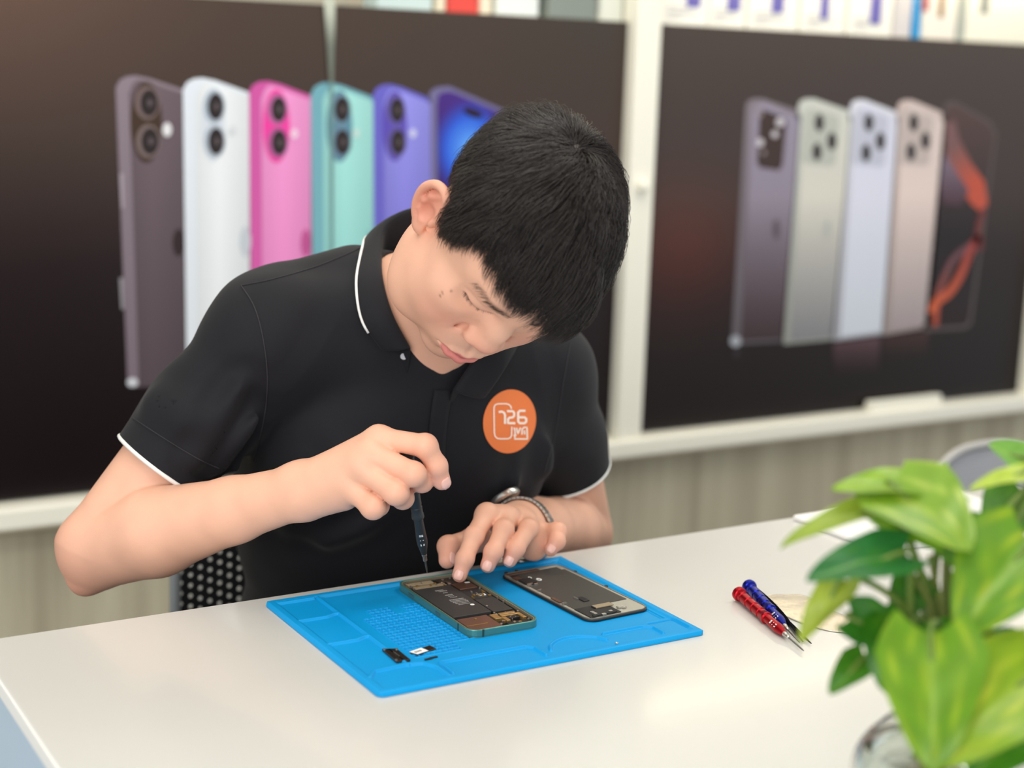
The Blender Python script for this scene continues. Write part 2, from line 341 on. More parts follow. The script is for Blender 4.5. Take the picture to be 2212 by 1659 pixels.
def ribbon(P, w, colfn, layer):
    L, R = [], []
    for i, p in enumerate(P):
        d = unit(P[min(i + 1, len(P) - 1)] - P[max(i - 1, 0)]); n = np.array((-d[1], d[0])); k = w[0] + (w[1] - w[0]) * i / (len(P) - 1); L.append(p + n * k); R.append(p - n * k)
    for i in range(len(P) - 1): paint(b, [tuple(L[i]), tuple(L[i + 1]), tuple(R[i + 1]), tuple(R[i])], colfn, layer, 40)
ribbon(loop, (9, 8), lambda x, y: frac((206, 96, 60), (150, 62, 58), np.clip((660 - y) / 140, 0, 1)), 5)
ribbon(loop2, (7, 6), lambda x, y: frac((112, 74, 80), (176, 78, 56), np.clip((y - 560) / 130, 0, 1)), 4)
ribbon(spline([(2126, 452), (2116, 480), (2112, 514), (2118, 540)], 5), (6, 8), (112, 52, 50), 5)
# printed reflection under the row
paint(b, [(1800, 742), (1902, 728), (1898, 800), (1800, 812)], lambda x, y: frac((92, 66, 72), (30, 18, 18), np.clip((y - 730) / 75, 0, 1)), 1, 14)
paint(b, [(1908, 728), (2006, 716), (2004, 770), (1906, 788)], lambda x, y: frac((66, 42, 38), (28, 18, 16), np.clip((y - 720) / 55, 0, 1)), 1, 14)
pr = thing('wall_poster', (2.6, YP, Z_LEDGE_TOP), 'dark brown wall poster printed with silver, white and rose phones, right of the white upright', 'poster')
b.build('printed_sheet', m_print, pr, smooth='keep', vcol=True)
bk = MB(); bk.box(((XR0 + XR1) / 2, YP + .002, (Z_LEDGE_TOP + Z_SHELF) / 2), (XR1 - XR0, .0036, Z_SHELF - Z_LEDGE_TOP - .008)); bk.build('backing_board', MATS['dark_board'], pr)
# white strip stuck on the ledge under the right poster
c0, c1 = on_y(1878, 884, YW - .03), on_y(2032, 866, YW - .03)
b = MB(); b.box(((c0[0] + c1[0]) / 2, YW - .024, Z_LEDGE_TOP + .010), (c1[0] - c0[0], .02, .024)); tag(b.build('cable_cover', m_white, bevel=.003), 'short white cable cover lying on the ledge below the right poster', 'cable cover')

# ------------------------------------------------------------------ goods on the shelf
YB = YW + .01
m_card = mat('white_card', (240, 238, 230), .45); m_violet = mat('violet_print', (104, 98, 172), .4); m_grey = mat('grey_print', (170, 168, 166), .5)
ORD = ['first', 'second', 'third', 'fourth', 'fifth']
for i, (x0, x1, v0, v1) in enumerate(((1430, 1529, 1482, 1512), (1533, 1610, 1570, 1598), (1616, 1724, 1666, 1692), (1731, 1826, 1772, 1790), (1834, 1928, 1880, 1904))):
    a, c = on_y(x0, 40, YB)[0], on_y(x1, 40, YB)[0]; d = .05
    t = thing('phone_box', ((a + c) / 2, YB + d / 2, Z_SHELF), f'white phone box with violet print, {ORD[i]} along the shelf from the white upright', 'box', 'white phone boxes on the right shelf')
    q = MB(); q.box(((a + c) / 2, YB + d / 2, Z_SHELF + .076), (c - a, d, .152)); q.build('carton', m_card, t, bevel=.002)
    pa, pc = on_y(v0, 20, YB)[0], on_y(v1, 20, YB)[0]; zb = on_y((v0 + v1) / 2, (16, 24, 28, 42, 52)[i], YB)[2]
    q = MB(); q.prism(rounded(pa, zb, pc, zb + .085, .006), 0, .0012, fr=(np.array([0, YB - .0012, 0]), np.array([1, 0, 0]), np.array([0, 0, 1]), np.array([0, 1, 0]))); q.build('printed_phone', m_violet, t)
    q = MB()
    for k, w_ in enumerate((.45, .6, .3)): q.box((a + (c - a) * (.12 + w_ / 2), YB - .0004, Z_SHELF + .034 - k * .009), ((c - a) * w_, .001, .0022))
    q.build('small_print', m_grey, t)
def goods(name, x0, x1, h, color, label, cat, yref=60, d=.06, lean=0.0, rough=.45):
    a, c = on_y(x0, yref, YB)[0], on_y(x1, yref, YB)[0]
    q = MB(); q.box(((a + c) / 2, YB + d / 2, Z_SHELF + h / 2), (c - a, d, h)); o = q.build(name, mat('goods_' + '_'.join(map(str, color)), color, rough), None, bevel=.003)
    if lean: 
        for v in o.data.vertices: v.co.x += (v.co.z - Z_SHELF) * lean
    return tag(o, label, cat)
goods('accessory_box', 1934, 1968, .145, (206, 202, 204), 'narrow pale grey box beside the blue strip on the right shelf', 'box')
goods('blue_sleeve', 1976, 1990, .145, (40, 150, 214), 'thin bright blue sleeve standing among the boxes on the right shelf', 'sleeve', lean=-.10)
goods('accessory_box', 1994, 2066, .145, (236, 230, 220), 'cream box with small red and brown print right of the blue sleeve', 'box')
a_ = on_y(2000, 30, YB)
for px, w_, c_ in ((1998, .012, (176, 92, 96)), (2032, .014, (158, 132, 96))):
    pass
goods('accessory_box', 2088, 2290, .145, (238, 236, 222), 'wide cream box with a dark ribbon mark, farthest right on the shelf', 'box')
goods('accessory_box', 2072, 2084, .13, (168, 176, 170), 'thin grey green card between two cream boxes on the right shelf', 'box')
def goods_print(px, py0, py1, w_, color, name, par):
    p0 = on_y(px, py0, YB); p1 = on_y(px, py1, YB); q = MB(); q.box(((p0[0] + p1[0]) / 2, YB - .0006, (p0[2] + p1[2]) / 2), (w_, .001, abs(p0[2] - p1[2]))); q.build(name, mat('goods_' + '_'.join(map(str, color)), color, .5), par)
_by = {o['label']: o for o in COL.objects if o.get('category') == 'box'}
_o = _by['cream box with small red and brown print right of the blue sleeve']
goods_print(2000, -20, 24, .02, (176, 92, 96), 'printed_mark', _o); goods_print(2034, -20, 38, .018, (158, 128, 92), 'printed_mark', _o)
goods_print(2128, -30, 30, .024, (128, 134, 128), 'printed_mark', _by['wide cream box with a dark ribbon mark, farthest right on the shelf'])
# left shelf, over the row of coloured phones
goods('accessory_box', 815, 934, .12, (196, 214, 214), 'pale blue box on the shelf above the coloured phones poster', 'box', 8)
goods('accessory_box', 942, 963, .12, (222, 212, 190), 'narrow beige box left of the red box on the shelf', 'box', 8)
goods('accessory_box', 968, 1034, .12, (216, 74, 66), 'bright red box on the shelf above the left poster', 'box', 10)
goods('accessory_box', 1038, 1062, .12, (232, 220, 198), 'narrow cream box right of the red box on the shelf', 'box', 12)
goods('accessory_box', 1074, 1164, .14, (226, 232, 230), 'white box between the cream box and the grey green box on the left shelf', 'box', 15)
goods('accessory_box', 1186, 1288, .14, (132, 140, 134), 'grey green ribbed box on the left shelf near the white upright', 'box', 22)
goods('accessory_box', 1296, 1346, .14, (222, 224, 212), 'off white box touching the white upright on the left shelf', 'box', 30)
# diode strips under the upper shelf
m_led = mat('led_glow', (255, 236, 190), .4, emit=((255, 240, 205), 46)); m_strip = mat('led_tape', (236, 230, 210), .5)
for x0, x1, lab in ((1.86, 3.3, 'strip of small warm lights under the upper shelf right of the white upright'), (1.30, 1.52, 'short strip of small warm lights under the upper shelf left of the upright')):
    t = thing('light_strip', ((x0 + x1) / 2, YW - .02, 1.536), lab, 'light')
    q = MB(); q.box(((x0 + x1) / 2, YW - .02, 1.544), (x1 - x0, .014, .004)); q.build('tape', m_strip, t)
    q = MB()
    for x in np.arange(x0 + .01, x1, .022): q.box((x, YW - .02, 1.540), (.012, .010, .004))
    tag(q.build('diodes', m_led, t), kind='stuff')
# ------------------------------------------------------------------ desk
ZT = 0.75
X0, X1, Y0, Y1 = 0.272, 1.62, 0.52, 1.378
m_desk = mat('white_desk_laminate', (205, 204, 199), 0.34, spec=0.4, mottle=(3.0, 0.02), coat=.42)
m_deskedge = mat('white_desk_edge', (252, 252, 250), 0.3)
m_deskside = mat('panel_skylight_tint', (190, 213, 234), 0.35)  # white panel; the blue of skylight in shade is put into its colour
desk = thing('desk', ((X0 + X1) / 2, (Y0 + Y1) / 2, 0), 'white topped repair desk with a white end panel tinted blue for skylight', 'desk')
q = MB(); q.box(((X0 + X1) / 2, (Y0 + Y1) / 2, ZT - .0075), (X1 - X0, Y1 - Y0, .015)); q.build('desktop', m_desk, desk, bevel=.0015)
q = MB(); q.box((X0 - .0008, (Y0 + Y1) / 2, ZT - .0078), (.0016, Y1 - Y0 - .002, .0134)); q.build('edge_band', m_deskedge, desk)
q = MB(); q.box((X0 + .014, (Y0 + Y1) / 2, (ZT - .015) / 2 - .0005), (.02, Y1 - Y0 - .004, ZT - .016)); q.build('end_panel', m_deskside, desk, bevel=.002)
q = MB(); q.box((X1 - .016, (Y0 + Y1) / 2, (ZT - .022) / 2 - .0005), (.02, Y1 - Y0 - .06, ZT - .023)); q.build('end_panel', m_deskside, desk, bevel=.002)
q = MB(); q.box(((X0 + X1) / 2, Y0 + .03, .40), (X1 - X0 - .06, .02, .65)); q.build('front_panel', m_deskside, desk, bevel=.002)

# ------------------------------------------------------------------ blue silicone mat: one moulded sheet
m_mat = mat('blue_silicone', (0, 150, 216), 0.5, spec=0.3, bump=(900, 0.10, 0.0004), mottle=(9, 0.06))
MX, MY, MW, MH = 0.5425, 1.0985, 0.3475, 0.258                  # near left corner and size
def mp(px, py): p = on_z(px, py, ZT + .003); return (p[0] - MX, p[1] - MY)
def make_mat():
    h = .00065; nx, ny = int(MW / h) + 1, int(MH / h) + 1
    U, V = np.meshgrid(np.linspace(0, MW, nx), np.linspace(0, MH, ny), indexing='ij')
    def dseg(P):
        d = np.full(U.shape, 9.0)
        for (ax, ay), (bx, by) in zip(P[:-1], P[1:]):
            L = (bx - ax) ** 2 + (by - ay) ** 2 + 1e-12; t = np.clip(((U - ax) * (bx - ax) + (V - ay) * (by - ay)) / L, 0, 1)
            d = np.minimum(d, np.hypot(U - ax - t * (bx - ax), V - ay - t * (by - ay)))
        return d
    edge = np.minimum(np.minimum(U, MW - U), np.minimum(V, MH - V))
    Z = np.full(U.shape, .0028)
    Z = np.maximum(Z, .0028 + .0017 * np.clip((.0065 - np.abs(edge - .0045)) / .003, 0, 1))      # rim
    def ridge(P, w=.0016, hh=.0016):
        nonlocal Z
        Z = np.maximum(Z, .0028 + 1.5 * hh * np.clip((w - dseg(P)) / .0011 + .5, 0, 1))
    def groove(P, w=.0012, dd=.0012):
        nonlocal Z
        Z = Z - 1.45 * dd * np.clip((w - dseg(P)) / .0008 + .5, 0, 1)
    # left column of trays
    col = .052; rw = .0385
    ridge([(.010, MH - .012), (.047, MH - .012)]); ridge([(col, MH - .012), (col, .048)])
    for y in (.196, .128): ridge([(.010, y - .004), (col - .014, y - .004), (col - .006, y), (col, y)], .0018)
    groove([(col + .006, MH - .014), (col + .006, .20)], .0012, .0008)
    # corner tray with cut corners
    ridge([(.009, .036), (.018, .048), (.052, .050), (.066, .046), (.073, .034), (.073, .010)], .0018)
    # near row of trays
    groove([(.082, rw), (.168, rw)], .0016, .0016); groove([(.168, rw), (.1725, rw - .006), (.1725, .018)], .0014, .0014); ridge([(.080, rw + .003), (.170, rw + .003), (.1755, rw - .004), (.1755, .014)], .0014)
    ridge([(.080, rw + .003), (.079, .014)], .0014)
    arc = [(.186 + .062 * t, .020 + .021 * math.sin(math.pi * t) ** .6) for t in np.linspace(0, 1, 14)]
    groove(arc, .0016, .0016); ridge([(a, c + .003) for a, c in arc], .0014)
    groove([(.256, rw - .004), (.298, rw - .004), (.304, rw - .010), (.304, .018)], .0016, .0016); ridge([(.254, rw - .001), (.299, rw - .001), (.307, rw - .008), (.307, .014)], .0014)
    groove([(.311, rw + .004), (.337, rw + .004), (.3385, rw), (.3385, .018)], .0016, .0016)
    groove([(MW - .014, MH - .014), (MW - .014, .05)], .0010, .0010); groove([(MW - .0175, MH - .016), (MW - .0175, .05)], .0008, .0006)
    groove([(.06, MH - .012), (MW - .02, MH - .012)], .0010, .0006)
    # pocket grid
    gx0, gx1, gy0, gy1 = .066, .158, .062, .192; nxc, nyc = 15, 19
    gu = (U - gx0) / (gx1 - gx0) * nxc; gv = (V - gy0) / (gy1 - gy0) * nyc
    keep = (gu > 0) & (gu < nxc) & (gv > 0) & (gv < nyc)
    step = np.floor(gu); keep &= ~((gv > nyc - 3) & ((step.astype(int) % 6) < 2)) & ~((gv < 3) & (gu > 8))
    fu, fv = np.abs(gu - np.floor(gu) - .5) * 2, np.abs(gv - np.floor(gv) - .5) * 2
    pk = np.clip((.76 - np.maximum(fu, fv)) / .14, 0, 1) * keep
    wall = np.clip((np.maximum(fu, fv) - .74) / .1, 0, 1) * keep
    Z = Z + .0007 * wall - .0019 * pk
    # soft outer edge
    Z = Z * np.sqrt(np.clip(edge / .0025, .12, 1))
    # rounded corners
    r = .007; cxd = np.clip(r - np.minimum(U, MW - U), 0, None); cyd = np.clip(r - np.minimum(V, MH - V), 0, None)
    rr = np.hypot(cxd, cyd); k = np.where(rr > r, r / np.maximum(rr, 1e-9), 1)
    Un = np.where(U < MW / 2, r - cxd * k, MW - r + cxd * k); Vn = np.where(V < MH / 2, r - cyd * k, MH - r + cyd * k)
    U2 = np.where((cxd > 0) & (cyd > 0), Un, U); V2 = np.where((cxd > 0) & (cyd > 0), Vn, V)
    top = np.stack([MX + U2, MY + V2, ZT + .0004 + Z], -1)
    b = MB(); b.grid(top, 0)
    ring = [(i, 0) for i in range(nx)] + [(nx - 1, j) for j in range(1, ny)] + [(i, ny - 1) for i in range(nx - 2, -1, -1)] + [(0, j) for j in range(ny - 2, 0, -1)]
    idx = [i * ny + j for i, j in ring]; n0 = len(b.v); low = [(b.v[i][0], b.v[i][1], ZT + .0004) for i in idx]
    n = len(idx); F = [(n0 + k, n0 + (k + 1) % n, None) for k in range(n)]
    b.v += low; b.c += [(1, 1, 1)] * n
    for k in range(n): b.f.append([idx[k], n0 + k, n0 + (k + 1) % n, idx[(k + 1) % n]]); b.m.append(0)
    b.f.append([n0 + k for k in range(n)][::-1]); b.m.append(0)
    return tag(b.build('silicone_repair_mat', m_mat, None, smooth=True, auto=70), 'blue silicone repair mat with moulded trays and a pocket grid', 'mat')
make_mat()
ZM = ZT + .0032                                                  # the mat's inner surface

# ------------------------------------------------------------------ the opened phone
m_black = mat('matte_black', (28, 28, 30), .5); m_green = mat('green_metal', (84, 142, 134), .3, metal=.55)
m_batt = mat('battery_black', (50, 49, 48), .55); m_copper = mat('copper_shield', (126, 96, 82), .38, metal=.7); m_gold = mat('gold_contact', (190, 160, 104), .35, metal=.8)
m_steel = mat('bright_steel', (206, 204, 198), .25, metal=.9); m_darksteel = mat('dark_steel', (74, 68, 64), .35, metal=.8); m_pcb = mat('dark_board_part', (46, 46, 46), .5)
m_label = mat('white_label', (240, 240, 236), .5); m_tan = mat('tan_tape', (150, 134, 108), .5); m_inkgrey = mat('grey_ink', (150, 148, 146), .6)
m_screenback = mat('screen_back', (62, 60, 56), .5); m_silverfoil = mat('silver_foil', (186, 184, 172), .38, metal=.5)
PW, PL, PH = .0775, .160, .0078
def frame_of(c, ang):
    a = math.radians(ang); ex = np.array([math.cos(a), math.sin(a), 0]); ey = np.array([-math.sin(a), math.cos(a), 0]); return np.array(c, float), ex, ey, np.array([0, 0, 1.0])
FP = frame_of((.7155, 1.2585, ZM), -.8)
phone = thing('smartphone', tuple(FP[0]), 'opened green phone body with its battery exposed, lying on the blue mat', 'phone')
def ringprism(b, P, Q, z0, z1, fr, mi=0):
    n = len(P); o, ex, ey, ez = fr
    V = [o + ex * x + ey * y + ez * z for z in (z0, z1) for pl_ in (P, Q) for x, y in pl_]
    F = []
    for i in range(n):
        j = (i + 1) % n
        F += [(i, j, 2 * n + j, 2 * n + i), (n + j, n + i, 3 * n + i, 3 * n + j), (2 * n + i, 2 * n + j, 3 * n + j, 3 * n + i), (j, i, n + i, n + j)]
    b.add(V, F, mi)
outer = rounded(-PW / 2, -PL / 2, PW / 2, PL / 2, .0125, 8); inner = rounded(-PW / 2 + .0022, -PL / 2 + .0022, PW / 2 - .0022, PL / 2 - .0022, .0105, 8)
q = MB(); ringprism(q, outer, inner, .0004, PH, FP); fr_o = q.build('side_frame', m_green, phone, bevel=.0008)
inn2 = rounded(-PW / 2 + .003, -PL / 2 + .003, PW / 2 - .003, PL / 2 - .003, .0098, 8)
q = MB(); ringprism(q, inner, inn2, .004, PH - .0006, FP); q.build('inner_rim', mat('polished_rim', (196, 184, 160), .3, metal=.7), phone)
q = MB(); q.prism(outer, 0, .0016, 0, FP); q.build('back_glass', m_green, phone)
q = MB(); q.prism(inner, .0016, .0030, 0, FP); q.build('mid_plate', m_pcb, phone)
def pbox(b, u0, v0, u1, v1, z0, z1, mi=0, fr=FP, W=PW - .006, L=PL - .006):
    """u from the left side, v from the far end"""
    x0, x1 = -W / 2 + W * u0, -W / 2 + W * u1; y1, y0 = L / 2 - L * v0, L / 2 - L * v1
    b.prism([(x0, y0), (x1, y0), (x1, y1), (x0, y1)], z0, z1, mi, fr)
q = MB(); pbox(q, .03, .17, .62, .735, .003, .0066); bat = q.build('battery', m_batt, phone, bevel=.0006)
q = MB()                                                        # the printing on the battery, too small to read
r2 = random.Random(3)
for k, (v, u0, u1, s) in enumerate(((.24, .30, .42, .018), (.265, .33, .45, .012), (.30, .36, .42, .010), (.345, .34, .46, .016), (.375, .36, .43, .010), (.40, .36, .46, .008), (.44, .30, .52, .014), (.465, .29, .53, .014), (.49, .30, .53, .012), (.515, .31, .52, .012), (.54, .33, .50, .010))):
    u = u0
    while u < u1:
        w_ = r2.uniform(.008, .022); pbox(q, u, v, u + w_, v + s, .0066, .00672); u += w_ + .008
q.build('battery_print', m_inkgrey, bat)
q = MB(); q.prism([(x * .0022, y * .0022) for x, y in ellipse(0, 0, 1, 1, 14)], .0066, .00674, 0, (FP[0] + FP[1] * .0005 - FP[2] * (.577 - .5) * .154, *FP[1:])); q.build('battery_dot', m_label, bat)
q = MB(); pbox(q, .06, .035, .46, .085, .003, .0062); pbox(q, .10, .10, .60, .15, .003, .0054); q.build('speaker_module', m_tan, phone, bevel=.0004)
q = MB(); pbox(q, .52, .03, .93, .10, .003, .0058); pbox(q, .46, .045, .52, .14, .003, .005); pbox(q, .62, .11, .92, .135, .003, .006); q.build('earpiece_module', m_darksteel, phone, bevel=.0004)
q = MB(); pbox(q, .66, .15, .95, .275, .003, .0060); q.build('board_shield', m_copper, phone, bevel=.0004)
q = MB(); pbox(q, .64, .29, .96, .47, .003, .0050); q.build('circuit_board', m_pcb, phone)
q = MB(); pbox(q, .64, .49, .94, .745, .003, .0062); q.build('circuit_board', m_batt, phone, bevel=.0004)
q = MB(); pbox(q, .04, .765, .50, .985, .003, .0058); q.build('wireless_coil_plate', m_copper, phone, bevel=.0004)
q = MB(); pbox(q, .04, .90, .36, .906, .0058, .0063); pbox(q, .27, .80, .30, .815, .0058, .0064); q.build('plate_seam', m_gold, phone)
q = MB()
for (u0, v0, u1, v1, z1) in ((.52, .785, .62, .87, .0066), (.66, .78, .90, .81, .0064), (.64, .82, .94, .845, .0068), (.62, .86, .68, .93, .0070), (.88, .85, .94, .92, .0070)): pbox(q, u0, v0, u1, v1, .003, z1)
q.build('camera_bracket', m_gold, phone, bevel=.0003)
q = MB(); pbox(q, .69, .85, .87, .89, .003, .0062); pbox(q, .60, .935, .90, .975, .003, .0056); q.build('camera_module', m_black, phone, bevel=.0004)
q = MB()
for _ in range(46):
    u, v = r2.choice(((r2.uniform(.64, .95), r2.uniform(.29, .47)), (r2.uniform(.54, .95), r2.uniform(.77, .97)), (r2.uniform(.05, .9), r2.uniform(.03, .15)))); s = r2.uniform(.012, .03)
    pbox(q, u, v, u + s, v + s * .6, .004, .0062 + r2.uniform(0, .0006), r2.choice((0, 0, 1, 2)))
tag(q.build('connector', [m_gold, m_steel, m_tan], phone), kind='stuff')
q = MB(); pbox(q, .78, .40, .90, .43, .0050, .0056); q.build('data_label', m_label, phone)
q = MB(); pbox(q, .86, .165, .93, .18, .006, .0066); q.build('data_label', m_label, phone)
q = MB()
for u, v in ((.06, .03), (.06, .16), (.55, .115), (.64, .155), (.95, .30), (.97, .52), (.66, .64), (.97, .60), (.62, .77), (.95, .80), (.07, .10), (.93, .95), (.50, .96)):
    x, y = -(PW - .006) / 2 + (PW - .006) * u, (PL - .006) / 2 - (PL - .006) * v; q.prism([(x + .0011 * math.cos(a), y + .0011 * math.sin(a)) for a in np.linspace(0, 6.283, 8, endpoint=False)], .003, .0070, 0, FP)
tag(q.build('screw', m_steel, phone), kind='stuff')
# side buttons on the left flank
for v0, v1 in ((.19, .27), (.56, .62)):
    q = MB(); y1, y0 = PL / 2 - PL * v0, PL / 2 - PL * v1; q.prism([(-PW / 2 - .0006, y0), (-PW / 2 + .001, y0), (-PW / 2 + .001, y1), (-PW / 2 - .0006, y1)], .0026, .0054, 0, FP); q.build('side_button', mat('green_button', (104, 128, 120), .3, metal=.7), phone, bevel=.0003)
for (x, y, dx, dy) in ((-PW / 2, -PL / 2 + .024, .0003, .0010), (PW * .18 - PW / 2, -PL / 2, .0010, .0003)):
    q = MB(); q.box(FP[0] + FP[1] * x + FP[2] * y + np.array([0, 0, .0042]), (dx * 2, dy * 2, .0072), 0, FP[1:])
    q.build('antenna_line', mat('dark_green_line', (30, 62, 58), .5), phone)

# ------------------------------------------------------------------ the removed screen, face down
FS = frame_of((.8345, 1.2475, ZM + .0006), 3.0)
scr_t = thing('phone_screen', tuple(FS[0]), 'detached phone screen lying face down to the right of the opened phone', 'screen')
def sbox(b, u0, v0, u1, v1, z0, z1, mi=0): pbox(b, u0, v0, u1, v1, z0, z1, mi, FS, PW - .005, PL - .004)
so = rounded(-PW / 2, -PL / 2, PW / 2, PL / 2, .012, 8); si = rounded(-PW / 2 + .0014, -PL / 2 + .0014, PW / 2 - .0014, PL / 2 - .0014, .0108, 8); sj = rounded(-PW / 2 + .0023, -PL / 2 + .0023, PW / 2 - .0023, PL / 2 - .0023, .0099, 8)
q = MB(); q.prism(so, 0, .0018, 0, FS); q.build('front_glass', m_black, scr_t, bevel=.0005)
q = MB(); ringprism(q, si, sj, .0018, .0029, FS); q.build('metal_rim', mat('rim_metal', (150, 140, 126), .35, metal=.7), scr_t)
q = MB(); q.prism(sj, .0018, .0023, 0, FS); q.build('silver_backing', m_silverfoil, scr_t)
q = MB(); sbox(q, .06, .05, .95, .80, .0023, .0028); q.build('black_film', m_screenback, scr_t)
q = MB(); sbox(q, .05, .015, .60, .045, .0023, .0030); q.build('top_bracket', m_copper, scr_t, bevel=.0003)
q = MB(); sbox(q, .62, .015, .92, .04, .0023, .0030); sbox(q, .90, .04, .955, .11, .0023, .0030); q.build('grey_bracket', m_silverfoil, scr_t, bevel=.0003)
q = MB(); sbox(q, .05, .80, .56, .98, .0023, .0032); sbox(q, .30, .82, .50, .86, .0032, .0042); sbox(q, .10, .955, .5, .975, .0032, .004); q.build('flex_board', m_black, scr_t, bevel=.0003)
q = MB(); sbox(q, .32, .815, .62, .865, .0032, .0043); q.build('driver_chip', m_tan, scr_t, bevel=.0003)
q = MB(); sbox(q, .04, .17, .24, .26, .0028, .0044); sbox(q, .05, .075, .16, .125, .0028, .0034); q.build('flex_cable', m_black, scr_t, bevel=.0006)
for a_ in ((.03, .10, .14, .16), (.02, .56, .07, .66)):
    q = MB(); sbox(q, *a_, .0028, .0036); q.build('copper_tab', m_copper, scr_t)
q = MB()
for (u0, v0, u1, v1) in ((.05, .27, .14, .30), (.09, .285, .20, .30), (.04, .40, .10, .406), (.30, .625, .33, .67), (.02, .68, .09, .70), (.15, .90, .20, .955), (.24, .965, .3, .985), (.60, .90, .66, .925), (.66, .915, .72, .94), (.40, .94, .45, .96)): sbox(q, u0, v0, u1, v1, .0028, .0044)
tag(q.build('metal_clip', m_steel, scr_t), kind='stuff')
def oval_ring(b, u, v, a, c, mi=0):
    x, y = -(PW - .005) / 2 + (PW - .005) * u, (PL - .004) / 2 - (PL - .004) * v
    ringprism(b, [(x + a * math.cos(t), y + c * math.sin(t)) for t in np.linspace(0, 6.283, 16, endpoint=False)], [(x + a * .62 * math.cos(t), y + c * .62 * math.sin(t)) for t in np.linspace(0, 6.283, 16, endpoint=False)], .0028, .0034, FS)
q = MB(); oval_ring(q, .27, .155, .0016, .0028); oval_ring(q, .34, .215, .0026, .0036); q.build('oval_gasket', m_label, scr_t)
q = MB(); sbox(q, .34, .64, .44, .72, .0028, .0040); q.build('foam_block', m_black, scr_t, bevel=.0008)
for u, v in ((.13, -.004), (.30, -.004), (1.0, .19), (1.0, .53)):
    q = MB(); x, y = -(PW) / 2 + PW * u, PL / 2 - PL * v; q.box(FS[0] + FS[1] * x + FS[2] * y + np.array([0, 0, .0022]), (.003, .003, .0022), 0, FS[1:]); q.build('edge_hook', m_black, scr_t, bevel=.0004)

# ------------------------------------------------------------------ loose parts on the mat
FA = frame_of((.5975, 1.1700, ZM + .0002), 0)
cs = [on_z(x, y, ZM) for x, y in ((824, 1406), (857, 1405), (888, 1430), (856, 1434))]
cen = np.mean(cs, 0); t = thing('shield_plate', tuple(cen), 'dark metal shield plate lying on the mat pockets, nearer the corner tray', 'metal plate')
poly = [(p[0] - cen[0], p[1] - cen[1]) for p in (cs[0], cs[3], cs[2], cs[1])]
q = MB(); q.prism([(x * .98, y * .98) for x, y in poly], .0002, .0024, 0, (np.array([cen[0], cen[1], ZM]), np.array([1, 0, 0]), np.array([0, 1, 0]), np.array([0, 0, 1]))); q.build('plate', m_darksteel, t, bevel=.0007)
for k in (0, 1, 3):
    q = MB(); p = np.array(poly[k]) * .80; q.prism([(p[0] + .0013 * math.cos(a), p[1] + .0013 * math.sin(a)) for a in np.linspace(0, 6.283, 10, endpoint=False)], .0022, .0029, 0, (np.array([cen[0], cen[1], ZM]), np.array([1, 0, 0]), np.array([0, 1, 0]), np.array([0, 0, 1]))); q.build('screw_eyelet', m_steel, t)
q = MB(); d = unit(np.array(poly[2]) - np.array(poly[3])); ang = math.atan2(d[1], d[0]); q.box((cen[0], cen[1], ZM + .0026), (.0008, .012, .0006)); q.build('slot', m_steel, t)
cs = [on_z(x, y, ZM) for x, y in ((884, 1412), (902, 1417), (942, 1404), (928, 1397))]; cen = np.mean(cs, 0)
t = thing('connector_cover', tuple(cen), 'small dark connector cover with a white label beside the shield plate', 'metal plate')
poly = [(p[0] - cen[0], p[1] - cen[1]) for p in cs]; frc = (np.array([cen[0], cen[1], ZM]), np.array([1, 0, 0]), np.array([0, 1, 0]), np.array([0, 0, 1]))
q = MB(); q.prism(poly, .0002, .0016, 0, frc); q.build('cover', m_darksteel, t, bevel=.0004)
A, B_, C_, D_ = [np.array(p) for p in poly]; q = MB(); q.prism([tuple(p) for p in (A, B_, B_ * .42 + C_ * .58, A * .42 + D_ * .58)], .0016, .0019, 0, frc); lb = q.build('label', m_label, t)
mid = (A + B_ + (B_ * .42 + C_ * .58) + (A * .42 + D_ * .58)) / 4; dx = unit(C_ - B_); dy = np.array([-dx[1], dx[0]])
q = MB()
for k, s_ in enumerate((-.0042, -.0014, .0014)):                 # the small code printed on the label
    o = mid + dx * s_
    for a_, c_ in (((-.0009, -.0014), (-.0003, .0014)), ((-.0009, .0008), (.0009, .0014)), ((.0003, -.0014), (.0009, .0014)), ((-.0009, -.0014), (.0009, -.0008)))[: (4, 3, 4)[k]]:
        P = [o + dx * x + dy * y for x, y in ((a_[0], a_[1]), (c_[0], a_[1]), (c_[0], c_[1]), (a_[0], c_[1]))]; q.prism([tuple(p) for p in P], .0019, .0020, 0, frc)
q.build('printed_code', m_black, lb)
for k, (x, y) in enumerate(((926, 1425), (936, 1422))):
    p = on_z(x, y, ZM); q = MB(); q.box((p[0], p[1], ZM + .0008), (.0085, .0022, .0012), 0, frame_of((0, 0, 0), 4)[1:]); tag(q.build('metal_clip', m_darksteel, None, bevel=.0003), 'tiny dark metal clip by the pockets, ' + ('nearer the shield plate' if k == 0 else 'farther from the shield plate'), 'clip')
p = on_z(1330, 1392, ZT + .005); q = MB(); q._lathe([(0, .0013), (.0006, .0014), (.001, .0008), (.003, .0007)], (p[0], p[1], ZT + .0057), np.array([1, .2, 0]), 8, 0, None); tag(q.build('tiny_screw', m_steel, None, smooth=True, auto=40), 'tiny bright screw on the near rim of the blue mat', 'screw')

